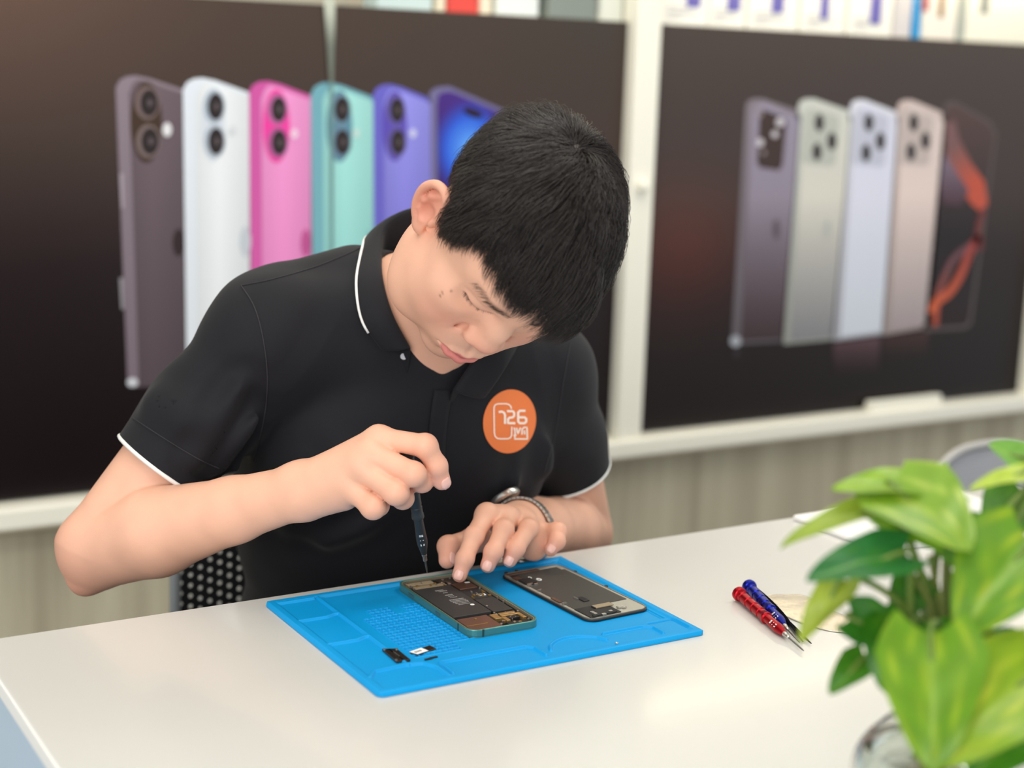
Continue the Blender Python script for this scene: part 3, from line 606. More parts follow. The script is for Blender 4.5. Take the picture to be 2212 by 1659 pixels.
# ------------------------------------------------------------------ screwdrivers
def driver(tipp, topp, body, lab, cat='screwdriver', scale=1.0, mname='', handle_r=.0056, hf=.72, metal=.78, rough=.28):
    """precision screwdriver from its cap (topp) to the tip of its bit"""
    a, b_ = np.array(topp, float), np.array(tipp, float); L = np.linalg.norm(b_ - a); ax = (b_ - a) / L
    t = thing('screwdriver', tuple((a + b_) / 2), lab, cat)
    m = mat(mname + '_anodised_metal', body, rough, metal=metal); R = handle_r
    q = MB(); q.lathe([(0, R * .9), (.0008, R * 1.32), (.004, R * 1.36), (.0065, R * 1.2), (.0075, R * .92)], a, ax, 26); q.build('cap', m, t, smooth=True, auto=35)
    hb = L * hf; pr = [(.0078, R * .92), (.0085, R)]
    for k in range(4):
        s = .013 + (hb * .56 - .013) * k / 3.4; pr += [(s, R), (s + .0008, R * .86), (s + .0026, R * .86), (s + .0034, R)]
    s = hb * .60; pr += [(s, R), (s + .001, R * 1.1), (s + .0045, R * 1.1), (s + .0058, R * .86), (hb * .68, R * .82), (hb * .86, R * .96), (hb * .90, R * .92), (hb, R * .5)]
    q = MB(); q.lathe(pr, a, ax, 26); q.build('grip', m, t, smooth=True, auto=35)
    q = MB(); q.lathe([(hb, R * .46), (hb + .003, R * .46), (hb + .004, R * .36), (hb + .0095, R * .36), (hb + .0105, R * .20)], a, ax, 18); q.build('chuck', m_steel, t, smooth=True, auto=35)
    q = MB(); q.lathe([(hb + .0100, .00105), (L - .006, .00095), (L - .0012, .0006), (L, .0003)], a, ax, 12); q.build('bit', mat('bit_steel', (140, 140, 138), .3, metal=.85), t, smooth=True, auto=35)
    # white marks printed round the grip's end
    view = unit(CAM - (a + b_) / 2); side = -unit(np.cross(ax, view)); nrm = unit(np.cross(side, ax)); nrm = nrm if nrm @ view > 0 else -nrm
    q = MB()
    for k, glyph in enumerate(('S', 'I', 'B')):
        c = a + ax * (hb * (.79 + .045 * k)); 
        for (x0, y0, x1, y1) in {'S': ((-1, -1, 1, -.6), (-1, -.2, 1, .2), (-1, .6, 1, 1), (-1, -1, -.5, 0), (.5, 0, 1, 1)), 'I': ((-1, -.3, 1, .3),), 'B': ((-1, -1, -.5, 1), (.5, -1, 1, 1), (-1, -1, 1, -.6), (-1, .6, 1, 1), (-1, -.2, 1, .2)), 'O': ((-1, -1, -.5, 1), (.5, -1, 1, 1), (-1, -1, 1, -.6), (-1, .6, 1, 1))}[glyph]:
            P = []
            for (x, y) in ((x0, y0), (x1, y0), (x1, y1), (x0, y1)):
                off = x * R * .34; P.append(c + ax * (y * .0012) + side * off + nrm * (math.sqrt(max((R * .95) ** 2 - off ** 2, 0)) + .0002))
            q.add(P, [(0, 1, 2, 3)])
    q.build('size_mark', m_label, t)
    return t
def rest(px, py, r): p = on_z(px, py, ZT); p[2] = ZT + r; return p
driver(rest(1736, 1414, .0036), rest(1594, 1297, .0079), (176, 20, 34), 'red screwdriver with a shiny ribbed handle lying on the desk', mname='red')
driver(rest(1727, 1396, .0036), rest(1616, 1281, .0079), (20, 34, 150), 'dark blue screwdriver lying close behind the red one', mname='blue')
# tweezers
tp, e1, e2 = rest(1636, 1288, .004), rest(1734, 1391, .0016), rest(1752, 1395, .0016)
tw = thing('tweezers', tuple((tp + e1) / 2), 'black pointed tweezers lying beside the blue screwdriver', 'tweezers')
m_tw = mat('black_steel', (44, 42, 40), .35, metal=.6)
for e in (e1, e2):
    q = MB(); d = e - tp; sd = unit(np.cross(d, (0, 0, 1))) * (1 if e is e1 else -1); pts = [tp, tp + d * .25 - sd * .0022, tp + d * .55 - sd * .003, tp + d * .8 - sd * .001, e]
    pts = [p + np.array([0, 0, .0008]) for p in pts]
    q.tube(spline(pts, 5), [(r_, .0007) for r_ in np.interp(np.linspace(0, 1, 21), [0, .3, .6, .85, 1], [.0042, .0048, .0040, .0016, .0004])], 10, flat=(sd[0], sd[1], 0)); q.build('arm', m_tw, tw, smooth=True, auto=50)
q = MB(); q.box(tp, (.009, .006, .004), 0, [unit(e1 - tp), unit(np.cross((0, 0, 1), e1 - tp)), (0, 0, 1)]); q.build('joined_end', m_tw, tw, bevel=.0008)
# thin pry blade
cs = spline([on_z(x, y, ZT) for x, y in ((1652, 1296), (1662, 1318), (1690, 1330), (1738, 1350), (1790, 1364), (1838, 1368), (1846, 1358), (1836, 1338), (1800, 1322), (1740, 1290), (1700, 1287), (1664, 1288), (1652, 1296))], 5)[:-1]
cen = cs.mean(0); q = MB(); fz = lambda p: .003 + .006 * (math.sin((p[0] - cen[0]) * 60) * .3)
n = len(cs); V = [(p[0], p[1], ZT + .0006 + .0010 * k) for k in (0, 1) for p in cs] + [(cen[0], cen[1], ZT + .0030)]
q.add(V, [(i, (i + 1) % n, n + (i + 1) % n, n + i) for i in range(n)] + [(n + i, n + (i + 1) % n, 2 * n) for i in range(n)] + [list(range(n))[::-1]])
tag(q.build('pry_blade', mat('brushed_steel_blade', (222, 214, 198), .26, metal=.8, bump=(60, .35, .002)), None, smooth=True, auto=30), 'thin shiny steel pry blade lying behind the tweezers', 'pry tool')
# thin white folder at the back of the desk, behind the plant
q = MB(); q.box((1.372, 1.292, ZT + .0036), (.28, .152, .0065)); tag(q.build('folder', mat('white_folder', (240, 240, 238), .4), None, bevel=.002), 'thin white folder lying at the back of the desk behind the plant leaves', 'folder')
# ------------------------------------------------------------------ smooth solids: distance fields turned into one continuous mesh
def F3(p): return np.asarray(p, np.float32)
class Rc:                                                       # tapered limb
    def __init__(s, a, b, ra, rb): s.a, s.b, s.ra, s.rb = F3(a), F3(b), ra, rb
    def ev(s, P):
        ba = s.b - s.a; L = float(ba @ ba) + 1e-12; pa = P - s.a; h = np.clip((pa @ ba) / L, 0, 1)
        return np.sqrt(((pa - h[:, None] * ba) ** 2).sum(1)) - (s.ra + (s.rb - s.ra) * h)
class El:                                                       # ellipsoid; axes are the columns of A
    def __init__(s, c, r, A=None): s.c, s.r, s.A = F3(c), F3(r), None if A is None else F3(A)
    def ev(s, P):
        q = P - s.c
        if s.A is not None: q = q @ s.A
        k0 = np.sqrt(((q / s.r) ** 2).sum(1)); k1 = np.sqrt(((q / (s.r * s.r)) ** 2).sum(1)) + 1e-9
        return k0 * (k0 - 1) / k1
class Half:                                                     # solid where (P - o).n < 0, bounded by a ball
    def __init__(s, o, n, c, r): s.o, s.n, s.c, s.r = F3(o), F3(unit(n)), F3(c), r
    def ev(s, P): return np.maximum((P - s.o) @ s.n, np.sqrt(((P - s.c) ** 2).sum(1)) - s.r)
def smin(a, b, k):
    h = np.maximum(k - np.abs(a - b), 0) / k; return np.minimum(a, b) - h * h * k * .25
class G:                                                        # group: list of (node, 'u' or 's', k)
    def __init__(s, items=(), disp=None): s.it = list(items); s.disp = disp
    def u(s, n, k=.006): s.it.append((n, 'u', k)); return s
    def s_(s, n, k=.006): s.it.append((n, 's', k)); return s
    def leaves(s):
        for n, o, k in s.it:
            if isinstance(n, G): yield from n.leaves()
            else: yield n
    def ev(s, P, ci=None):
        acc = None
        for n, o, k in s.it:
            if isinstance(n, G): d = n.ev(P, ci)
            else: d = n.ev(P) if ci is None or n.mask[ci] else None
            if d is None: continue
            if o == 'u': acc = d if acc is None else smin(acc, d, k)
            elif acc is not None: acc = -smin(-acc, d, k)
        if acc is not None and s.disp is not None: acc = acc + s.disp(P)
        return acc
class Shell:                                                    # hollow cloth: outer field, thickness, openings cut away
    def __init__(s, g, th, cuts): s.g, s.th, s.cuts = g, th, cuts
    def leaves(s): yield from s.g.leaves(); yield from s.cuts
    def ev(s, P, ci=None):
        d = s.g.ev(P, ci)
        if d is None: return None
        d = np.maximum(d, -(d + s.th))
        for c in s.cuts:
            if ci is None or c.mask[ci]: d = np.maximum(d, -c.ev(P))
        return d
def mesh_field(node, lo, hi, h, slack=.007, B=8):
    lo = np.asarray(lo, float); s = B * h; nb = np.ceil((np.asarray(hi) - lo) / s).astype(int)
    I = np.stack(np.meshgrid(*[np.arange(n) for n in nb], indexing='ij'), -1).reshape(-1, 3)
    C = F3(lo + (I + .5) * s); d = np.concatenate([np.asarray(node.ev(c)) for c in np.array_split(C, max(1, len(C) // 40000))])
    I = I[np.abs(d) < s * .87 + slack]
    mac = I // 4; key = (mac[:, 0] * 1000 + mac[:, 1]) * 1000 + mac[:, 2]; uk, inv = np.unique(key, return_inverse=True)
    mc = F3(lo + (np.stack([uk // 1000000, uk // 1000 % 1000, uk % 1000], -1) * 4 + 2) * s); mr = 2 * s * 1.7321
    for lf in node.leaves(): lf.mask = lf.ev(mc) < mr + .06
    off = np.stack(np.meshgrid(*[np.arange(B + 1)] * 3, indexing='ij'), -1).reshape(-1, 3)
    corner = np.array([(x, y, z) for x in (0, 1) for y in (0, 1) for z in (0, 1)]); edges = [(0, 4), (1, 5), (2, 6), (3, 7), (0, 2), (1, 3), (4, 6), (5, 7), (0, 1), (2, 3), (4, 5), (6, 7)]
    N = (nb * B + 2).astype(np.int64); lin_ = lambda q: (q[..., 0] * N[1] + q[..., 1]) * N[2] + q[..., 2]
    KV, PV, QA = [], [], []
    for m in range(len(uk)):
        bl = I[inv == m] * B
        g = (bl[:, None, :] + off[None]).reshape(-1, 3); D = node.ev(F3(lo + g * h), m)
        if D is None: continue
        D = D.reshape(len(bl), B + 1, B + 1, B + 1)
        V8 = np.stack([D[:, c[0]:B + c[0], c[1]:B + c[1], c[2]:B + c[2]] for c in corner], -1); ins = V8 < 0
        cr = ins.any(-1) & ~ins.all(-1); w = np.argwhere(cr)
        if not len(w): continue
        cell = bl[w[:, 0]] + w[:, 1:]; v = V8[cr]; num = np.zeros((len(w), 3)); cnt = np.zeros(len(w))
        for a, b in edges:
            x = (v[:, a] < 0) != (v[:, b] < 0); t = np.where(x, v[:, a] / np.where(x, v[:, a] - v[:, b], 1), 0)
            num += np.where(x[:, None], corner[a] + t[:, None] * (corner[b] - corner[a]), 0); cnt += x
        KV.append(lin_(cell.astype(np.int64))); PV.append(lo + (cell + num / cnt[:, None]) * h)
        for ax, ce in ((0, 4), (1, 2), (2, 1)):
            a, b = v[:, 0] < 0, v[:, ce] < 0; x = a != b
            if x.any(): QA.append((cell[x].astype(np.int64), np.full(x.sum(), ax), a[x]))
    K = np.concatenate(KV); P = np.concatenate(PV); o = np.argsort(K); K, P = K[o], P[o]
    c = np.concatenate([q[0] for q in QA]); ax = np.concatenate([q[1] for q in QA]); sg = np.concatenate([q[2] for q in QA])
    e1 = np.eye(3, dtype=np.int64)[(ax + 1) % 3]; e2 = np.eye(3, dtype=np.int64)[(ax + 2) % 3]
    q = np.stack([lin_(c - e1 - e2), lin_(c - e2), lin_(c), lin_(c - e1)], 1); q[~sg] = q[~sg][:, ::-1]
    i = np.clip(np.searchsorted(K, q), 0, len(K) - 1); ok = (K[i] == q).all(1)
    return P, i[ok]
def mesh_from(name, P, Q, mats, parent=None, cols=None, mi=None):
    off = world_loc(parent) if parent else np.zeros(3); me = bpy.data.meshes.new(name)
    k = Q.shape[1]; me.vertices.add(len(P)); me.vertices.foreach_set('co', (P - off).astype(np.float32).ravel())
    me.loops.add(Q.size); me.loops.foreach_set('vertex_index', Q.astype(np.int32).ravel())
    me.polygons.add(len(Q)); me.polygons.foreach_set('loop_start', np.arange(len(Q), dtype=np.int32) * k); me.polygons.foreach_set('loop_total', np.full(len(Q), k, np.int32))
    for m in (mats if isinstance(mats, (list, tuple)) else [mats]): me.materials.append(m)
    if mi is not None: me.polygons.foreach_set('material_index', mi)
    me.polygons.foreach_set('use_smooth', np.ones(len(Q), bool))
    if cols is not None:
        a = me.color_attributes.new('Col', 'FLOAT_COLOR', 'POINT'); a.data.foreach_set('color', np.c_[cols, np.ones(len(P))].astype(np.float32).ravel())
    me.update(calc_edges=True); o = bpy.data.objects.new(name, me); COL.objects.link(o)
    if parent: o.parent = parent
    return o
def wob(P, f, seed=0.0):                                        # cheap smooth noise in -1..1
    x, y, z = P[:, 0] * f + seed, P[:, 1] * f + seed * 1.7, P[:, 2] * f - seed
    return (np.sin(x + 1.3 * np.sin(y * .9 + z * .4)) + np.sin(y * 1.1 + 1.2 * np.sin(z + x * .5)) + np.sin(z * 1.2 + 1.4 * np.sin(x * .8 - y * .6))) / 3

# ------------------------------------------------------------------ the person: skeleton
SR, SL = at(578, 716, 1.63), at(1168, 798, 1.785)
ER, WR = at(215, 1183, 1.61), at(650, 1061, 1.505)
EL, WL = at(1252, 1150, 1.92), at(1126, 1138, 1.684)
SH = unit(SL - SR); MID = (SR + SL) / 2
FW = unit(np.array([SH[1], -SH[0], 0])); PEL = np.array([0.800, 1.668, 0.545]); SP = unit(MID - PEL); LAT = unit(SH - SP * (SH @ SP)); DEP = np.cross(SP, LAT) ; DEP = DEP if DEP @ FW > 0 else -DEP
AT = np.stack([LAT, DEP, SP], 1)                                # torso axes: person's left, front, up the spine
HR = np.array([[0.951, -0.306, 0.046], [-0.083, -0.393, -0.916], [-0.299, -0.867, 0.399]]); HO = np.array([0.748, 1.263, 1.114])
_u, _s, _v = np.linalg.svd(HR); HR = _u @ _v
HS = 1.0
def Hd(x, y, z): return HO + HR @ (np.array([x, y, z]) * HS)
def to_head(P): return (P - HO) @ HR / HS
def hel(c, r): return El(Hd(*c), np.array(r) * HS, HR)
def hrc(a, b, ra, rb): return Rc(Hd(*a), Hd(*b), ra * HS, rb * HS)

# lowered eyelids: tilted so that the outer corner lies farther back
LIDC, LIDR = (.0305, .0700, .0240), (.0200, .0125, .0120); LCA, LSA = math.cos(.42), math.sin(.42)
def lash_path(s, n=13):
    """the closed lid's edge, found on the face surface"""
    out = []
    for t in np.linspace(0, 1, n):
        x, z = .0160 + .0305 * t, .0215 - .0062 * math.sin(math.pi * min(t * 1.05, 1)) ** .8 - .0010 * t
        ys = np.linspace(.055, .11, 140); d = head.ev(F3([Hd(s * x, y, z) for y in ys])); i = np.where(d < 0)[0]; out.append((s * x, float(ys[i[-1]]) if len(i) else .07, z))
    return out
head = G()
head.u(hel((0, -.008, .046), (.074, .092, .079))); head.u(hel((0, .026, .048), (.066, .060, .058)), .03)
head.u(hel((0, .026, -.012), (.066, .062, .064)), .03); head.u(hel((0, .026, -.065), (.068, .061, .047)), .03)
for s in (-1, 1):
    head.u(hel((s * .043, .050, -.030), (.027, .029, .034)), .03); head.u(hel((s * .055, .014, -.062), (.021, .038, .036)), .025); head.u(hel((s * .046, .036, -.080), (.024, .026, .022)), .025)
    head.u(hel((s * .046, .058, .000), (.016, .018, .014)), .02)
head.u(hel((0, .074, -.096), (.025, .019, .018)), .022); head.u(hel((0, .076, -.054), (.032, .024, .026)), .022)
for s in (-1, 1):
    head.s_(hel((s * .030, .0955, .0215), (.0185, .0150, .0115)), .010); head.s_(hel((s * .047, .0835, .0210), (.012, .0125, .0110)), .010)
    head.u(hrc((s * .011, .0795, .043), (s * .030, .0740, .049), .008, .0075), .014); head.u(hrc((s * .030, .0770, .049), (s * .047, .061, .048), .0075, .007), .014)
    head.u(El(Hd(s * LIDC[0], LIDC[1], LIDC[2]), LIDR, HR @ np.stack([(s * LCA, -LSA, 0), (s * LSA, LCA, 0), (0, 0, 1)], 1)), .005)
head.u(hrc((0, .0850, .034), (0, .0930, .004), .0062, .0085), .012); head.u(hrc((0, .0930, .004), (0, .0960, -.012), .0095, .0115), .012)
head.u(hel((0, .0970, -.0140), (.0130, .0115, .0110)), .008)
for s in (-1, 1):
    head.u(hel((s * .0135, .0910, -.0190), (.0088, .0120, .0088)), .005); head.s_(hel((s * .0075, .0975, -.0275), (.0042, .0060, .0030)), .003)
    head.s_(hrc((s * .0220, .0860, -.0180), (s * .0330, .0790, -.0430), .0010, .0008), .010)        # fold beside the nose
for s in (-1, 1):
    head.u(hrc((s * .0030, .1000, -.0515), (s * .0130, .0962, -.0535), .0050, .0045), .005); head.u(hrc((s * .0130, .0962, -.0535), (s * .0250, .0880, -.0580), .0045, .0022), .005)
    head.u(hrc((0, .0990, -.0650), (s * .0115, .0962, -.0640), .0070, .0062), .005); head.u(hrc((s * .0115, .0962, -.0640), (s * .0235, .0880, -.0592), .0062, .0024), .005)
    head.s_(hrc((0, .1062, -.0577), (s * .0130, .1015, -.0580), .0015, .0014), .003); head.s_(hrc((s * .0130, .1015, -.0580), (s * .0268, .0910, -.0588), .0014, .0011), .0035)
head.s_(hrc((0, .0970, -.0340), (0, .1020, -.0450), .0016, .0018), .006); head.s_(hrc((-.010, .0965, -.0765), (.010, .0965, -.0765), .0025, .0025), .012)
for s in (-1, 1):
    LP_ = lash_path(s)
    for a, c in zip(LP_[:-1], LP_[1:]): head.s_(hrc(a, c, .0011, .0011), .0030)                    # lash line of the lowered lid
# ears
def ear(s):
    e = np.array([s * .0775, -.008, .001]); n = unit([s * .90, .42, 0.05]); u = unit([s * .42, -.90, 0.0]); v = unit(np.cross(n, u)); v = v if v[2] > 0 else -v
    v = unit(v + u * .12); u = unit(u - v * (u @ v)); p = lambda a, b, c=0.0: tuple(e + u * a + v * b + n * c)
    A = HR @ np.stack([u, v, n], 1); g = G()
    g.u(El(Hd(*p(.003, .002, .002)), (.0165, .0265, .0040), A))
    hx = [(-.011, .004, .003), (-.0115, .018, .004), (-.006, .028, .0055), (.004, .0325, .0065), (.014, .027, .0075), (.0195, .014, .0085), (.0195, .000, .0080), (.0150, -.014, .0065), (.0080, -.0235, .0045)]
    hx = spline(hx, 4)
    for a, c in zip(hx[:-1], hx[1:]): g.u(Rc(Hd(*p(*a)), Hd(*p(*c)), .0034, .0034), .003)
    g.u(El(Hd(*p(-.0015, -.0275, .003)), (.0090, .0085, .0045), A), .006)
    ah = [(.004, .021, .004), (.0095, .012, .0055), (.0105, .000, .0055), (.0070, -.0110, .0045), (.000, -.0175, .004)]
    for a, c in zip(ah[:-1], ah[1:]): g.u(Rc(Hd(*p(*a)), Hd(*p(*c)), .0030, .0030), .004)
    g.s_(El(Hd(*p(-.0005, -.004, .0090)), (.0090, .0120, .0078), A), .003)
    g.u(El(Hd(*p(-.0110, -.0050, .0045)), (.0035, .0060, .0040), A), .004)
    return g
for s in (-1, 1): head.u(ear(s), .006)

body = G(); body.u(head)
NB = MID + SP * .052 + DEP * .012 + LAT * .012                                # base of the neck
torso = G()
torso.u(El(MID - SP * .150 + DEP * .005 - LAT * .013, (.158, .112, .200), AT)); torso.u(El(PEL + SP * .20 + DEP * .004 - LAT * .010, (.142, .094, .19), AT), .06); torso.u(El(PEL + SP * .02, (.165, .118, .125), AT), .06)
for S in (SR, SL):
    torso.u(Rc(NB + (S - NB) * .22 + SP * .010, S - SP * .006, .053, .041), .05); torso.u(Rc(S, S - SP * .01 + (MID - S) * .12, .042, .054), .04)
torso.u(Rc(at(762, 622, 1.680), at(640, 660, 1.658), .036, .036), .04)
for s in (-1, 1): torso.u(El(MID + LAT * s * .075 - SP * .11 + DEP * .070, (.075, .045, .065), AT), .05)
body.u(Rc(Hd(0, -.030, -.040), NB + SP * .02, .052, .058), .03); body.u(Rc(Hd(0, .010, -.070), NB + DEP * .022 - SP * .02, .036, .036), .03)
body.u(torso, .03)
# arms
arms = G()
def arm(S, E, W, rs):
    g = G(); d = unit(E - S); f = W - E; up_, fo = G(), G()
    up_.u(Rc(S, S + (E - S) * .45, rs[0], rs[1])); up_.u(Rc(S + (E - S) * .45, E, rs[1], rs[2]), .02)
    fo.u(Rc(E, E + f * .30, rs[2], rs[3])); fo.u(Rc(E + f * .30, E + f * .68, rs[3], rs[4]), .01); fo.u(Rc(E + f * .68, W, rs[4], rs[5]), .01)
    g.u(up_); g.u(fo, .003)
    return g
aR = arm(SR, ER, WR, (.050, .047, .0430, .0455, .0325, .0262))          # and the point of the elbow
bis = unit(unit(ER - SR) + unit(ER - WR)); 
aR.u(Rc(ER + bis * .006, at(181, 1258, 1.612), .034, .0125), .022)
aL = arm(SL, EL, WL, (.050, .045, .041, .044, .0335, .0255))
body.u(aR, .018); body.u(aL, .018)
# hands
def hand(W, wdir, fingers, pads, wr=.025):
    """fingers: name -> (points, radii); the palm grows from the wrist to the finger roots"""
    palm = G()
    for k, nm in enumerate(('index', 'middle', 'ring', 'pinky')):
        P = fingers[nm][0]; palm.u(Rc(W, P[0], wr * .86, fingers[nm][1][0] * 1.14), .012)
    for p in pads: palm.u(Rc(*p), .014)
    g = G(); g.u(palm); fg = G()
    for nm, (P, R) in fingers.items():
        c = G()
        for i in range(len(P) - 1): c.u(Rc(P[i], P[i + 1], R[i], R[i + 1]), .004)
        for i in range(1, len(P) - 1):
            c.u(Rc(P[i], P[i] + (P[i + 1] - P[i]) * .02, R[i] * 1.03, R[i] * 1.03), .004)          # knuckle
        fg.u(c, .0016)
    g.u(fg, .008)
    return g
pt = lambda *q: [at(*p) for p in q]
RF = {'index': (pt((818, 948, 1.474), (919, 963, 1.455), (943, 1006, 1.462), (954, 1039, 1.470)), (.0115, .0107, .0096, .0088)),
      'middle': (pt((800, 980, 1.464), (893, 1024, 1.446), (912, 1040, 1.466), (893, 1046, 1.479)), (.0122, .0110, .0096, .0082)),
      'ring': (pt((778, 1008, 1.463), (856, 1064, 1.448), (870, 1076, 1.470), (846, 1066, 1.486)), (.0122, .0113, .0098, .0084)),
      'pinky': (pt((752, 1046, 1.470), (806, 1095, 1.456), (818, 1092, 1.474), (796, 1080, 1.486)), (.0116, .0110, .0092, .0078)),
      'thumb': (pt((700, 1052, 1.508), (775, 1012, 1.517), (848, 1030, 1.519), (892, 1047, 1.5085)), (.0170, .0125, .0108, .0088))}
RP = [(at(668, 1074, 1.500), at(742, 1066, 1.482), .0195, .0165), (at(692, 1048, 1.498), at(800, 994, 1.476), .0165, .0130), (at(655, 1052, 1.505), at(700, 1052, 1.508), .022, .018)]
LF = {'index': (pt((1052, 1112, 1.604), (1024, 1158, 1.576), (1004, 1208, 1.561), (993, 1242, 1.559)), (.0106, .0096, .0087, .0077)),
      'middle': (pt((1098, 1120, 1.620), (1088, 1144, 1.588), (1066, 1192, 1.568), (1054, 1221, 1.568)), (.0108, .0098, .0089, .0079)),
      'ring': (pt((1136, 1133, 1.636), (1142, 1142, 1.602), (1114, 1186, 1.580), (1101, 1210, 1.580)), (.0106, .0096, .0087, .0077)),
      'pinky': (pt((1160, 1152, 1.655), (1204, 1147, 1.640), (1203, 1170, 1.630), (1190, 1188, 1.626)), (.0100, .0088, .0080, .0070)),
      'thumb': (pt((1092, 1160, 1.680), (1020, 1168, 1.640), (968, 1180, 1.612), (966, 1210, 1.600)), (.0170, .0125, .0105, .0090))}
LP = [(at(1150, 1168, 1.690), at(1152, 1180, 1.646), .0190, .0160), (WL, at(1092, 1160, 1.680), .022, .018), (at(1100, 1135, 1.67), at(1120, 1130, 1.645), .018, .014)]
hR, hL = hand(WR, WR - ER, RF, RP), hand(WL, WL - EL, LF, LP, .024)
body.u(hR, .010); body.u(hL, .010)
DRV_TIP, DRV_TOP = at(923, 1238, 1.560), at(879, 974, 1.4685)       # the screwdriver the fingers close on
body.s_(Rc(DRV_TOP - unit(DRV_TIP - DRV_TOP) * .001, DRV_TOP + (DRV_TIP - DRV_TOP) * .16, .0088, .0072), .0015).s_(Rc(DRV_TOP, DRV_TOP + (DRV_TIP - DRV_TOP) * .8, .0072, .0066), .0015)

# ------------------------------------------------------------------ skin colours (the skin's own: lips, ears, knuckles, moles, brows, stubble)
HAIRLINE = np.array([(0, .084), (25, .085), (38, .085), (48, .081), (56, .069), (63, .046), (69, .020), (74, .002), (77, -.002), (82, -.002), (87, .012), (92, .036), (100, .040), (114, .034), (124, .006), (140, -.034), (180, -.044)])
def hair_in(q):
    """how far inside the hairline (metres, head frame), negative outside"""
    th = np.degrees(np.abs(np.arctan2(q[:, 0], q[:, 1] + .0))); low = .016 * np.exp(-((th - 46) / 20) ** 2) * (q[:, 0] > .01)   # the parting leaves the far temple covered
    return q[:, 2] - np.interp(th, HAIRLINE[:, 0], HAIRLINE[:, 1]) + low
def skin_cols(P):
    base = np_lin((231, 178, 151)); c = np.tile(base, (len(P), 1)); q = to_head(P); hd = (q[:, 2] > -.13) & (np.abs(q[:, 0]) < .11) & (np.abs(q[:, 1]) < .14)
    def mix(col, w): nonlocal c; w = np.clip(w, 0, 1)[:, None]; c = c * (1 - w) + np_lin(col) * w
    c *= (1 + .045 * wob(P, 60, 1.0) + .03 * wob(P, 170, 4.0))[:, None]
    gauss = lambda p, r: np.exp(-(((q - np.array(p)) / np.array(r)) ** 2).sum(1)) * hd
    for s in (-1, 1):
        mix((226, 150, 130), .55 * gauss((s * .042, .07, -.022), (.024, .03, .022))); mix((226, 140, 118), .75 * gauss((s * .086, -.012, .004), (.016, .026, .036)))
        mix((196, 138, 112), .45 * gauss((s * .034, .085, .008), (.018, .02, .008)))
    mix((222, 140, 122), .5 * gauss((0, .104, -.016), (.018, .018, .014)))
    mix((188, 150, 134), .40 * gauss((0, .09, -.040), (.026, .03, .009))); mix((190, 152, 136), .32 * gauss((0, .08, -.096), (.035, .04, .018)))
    x, z = np.abs(q[:, 0]), q[:, 2]
    up = -.0575 + .0065 * np.sqrt(np.clip(1 - (x / .0255) ** 2, 0, 1)) + .0012 * np.exp(-((x - .006) / .004) ** 2); lo = -.0585 - .0135 * np.sqrt(np.clip(1 - (x / .0245) ** 2, 0, 1))
    lip = np.clip((up + .0008 - z) / .0014, 0, 1) * np.clip((z - lo + .0008) / .0014, 0, 1) * (x < .0262) * (q[:, 1] > .075) * hd; mix((210, 122, 116), .9 * lip)
    mix((150, 66, 66), .7 * lip * np.exp(-((z + .0578) / .0013) ** 2))
    for s in (-1, 1):                                           # brows: short hairs over darker skin
        xs = s * q[:, 0]; zc = .0455 + .007 * np.clip((xs - .012) / .032, 0, 1) - .08 * np.clip(xs - .044, 0, 1)
        mix((84, 62, 54), .55 * np.exp(-((z - zc) / .0032) ** 2) * np.clip((xs - .009) / .006, 0, 1) * np.clip((.054 - xs) / .012, 0, 1) * (q[:, 1] > .05) * hd)
    lsh = np.array([to_l for s in (-1, 1) for to_l in lash_path(s, 40)])
    near = np.where((q[:, 1] > .05) & (q[:, 2] > .0) & (q[:, 2] < .035) & (np.abs(q[:, 0]) < .06) & hd)[0]; wl_ = np.zeros(len(q)); wl_[near] = np.exp(-(((q[near][:, None, :] - lsh[None]) ** 2).sum(2).min(1)) / .0014 ** 2)
    mix((66, 44, 40), .85 * wl_)
    for p in ((-.062, .028, .006), (-.057, .030, .014), (-.062, .052, .002)): mix((120, 74, 58), .8 * np.exp(-(((q - np.array(p))[:, [0, 2]] ** 2).sum(1)) / .0011 ** 2) * (q[:, 1] > .0) * hd)
    mix((26, 21, 20), np.clip((hair_in(q) - .002) / .016, 0, 1) * .97 * hd * np.clip((((q - np.array((0, -.014, .002))) * np.array((0, 1, 1)) / np.array((1, .021, .036))) ** 2).sum(1) * 3 - 2.4, 0, 1) ** (np.abs(q[:, 0]) > .070))
    for F_ in (RF, LF):
        for nm, (J, R) in F_.items():
            for k in (1, 2): mix((222, 146, 122), .35 * np.exp(-((P - J[k]) ** 2).sum(1) / (R[k] * 1.3) ** 2))
            mix((228, 150, 136), .45 * np.exp(-((P - J[3]) ** 2).sum(1) / (R[3] * 1.8) ** 2))
    for E in (ER,): mix((214, 140, 120), .55 * np.exp(-((P - (E + bis * .05)) ** 2).sum(1) / .05 ** 2))
    return c
m_skin = mat('skin', (229, 182, 156), .46, spec=.42, vcol='Col', bump=(900, .16, .0006), sss=(.12, (1.0, .35, .2), .004))
person = thing('person', (PEL[0], PEL[1], 0), 'person in a black polo shirt bending over the desk, holding a small screwdriver', 'person')
P, Q = mesh_field(body, (.30, 1.10, .40), (1.16, 1.86, 1.30), .0016)
body_ob = mesh_from('body', P, Q, m_skin, person, skin_cols(P)); BODY_P = P
body_bvh = BVHTree.FromPolygons([Vector(p) for p in P], Q.tolist())
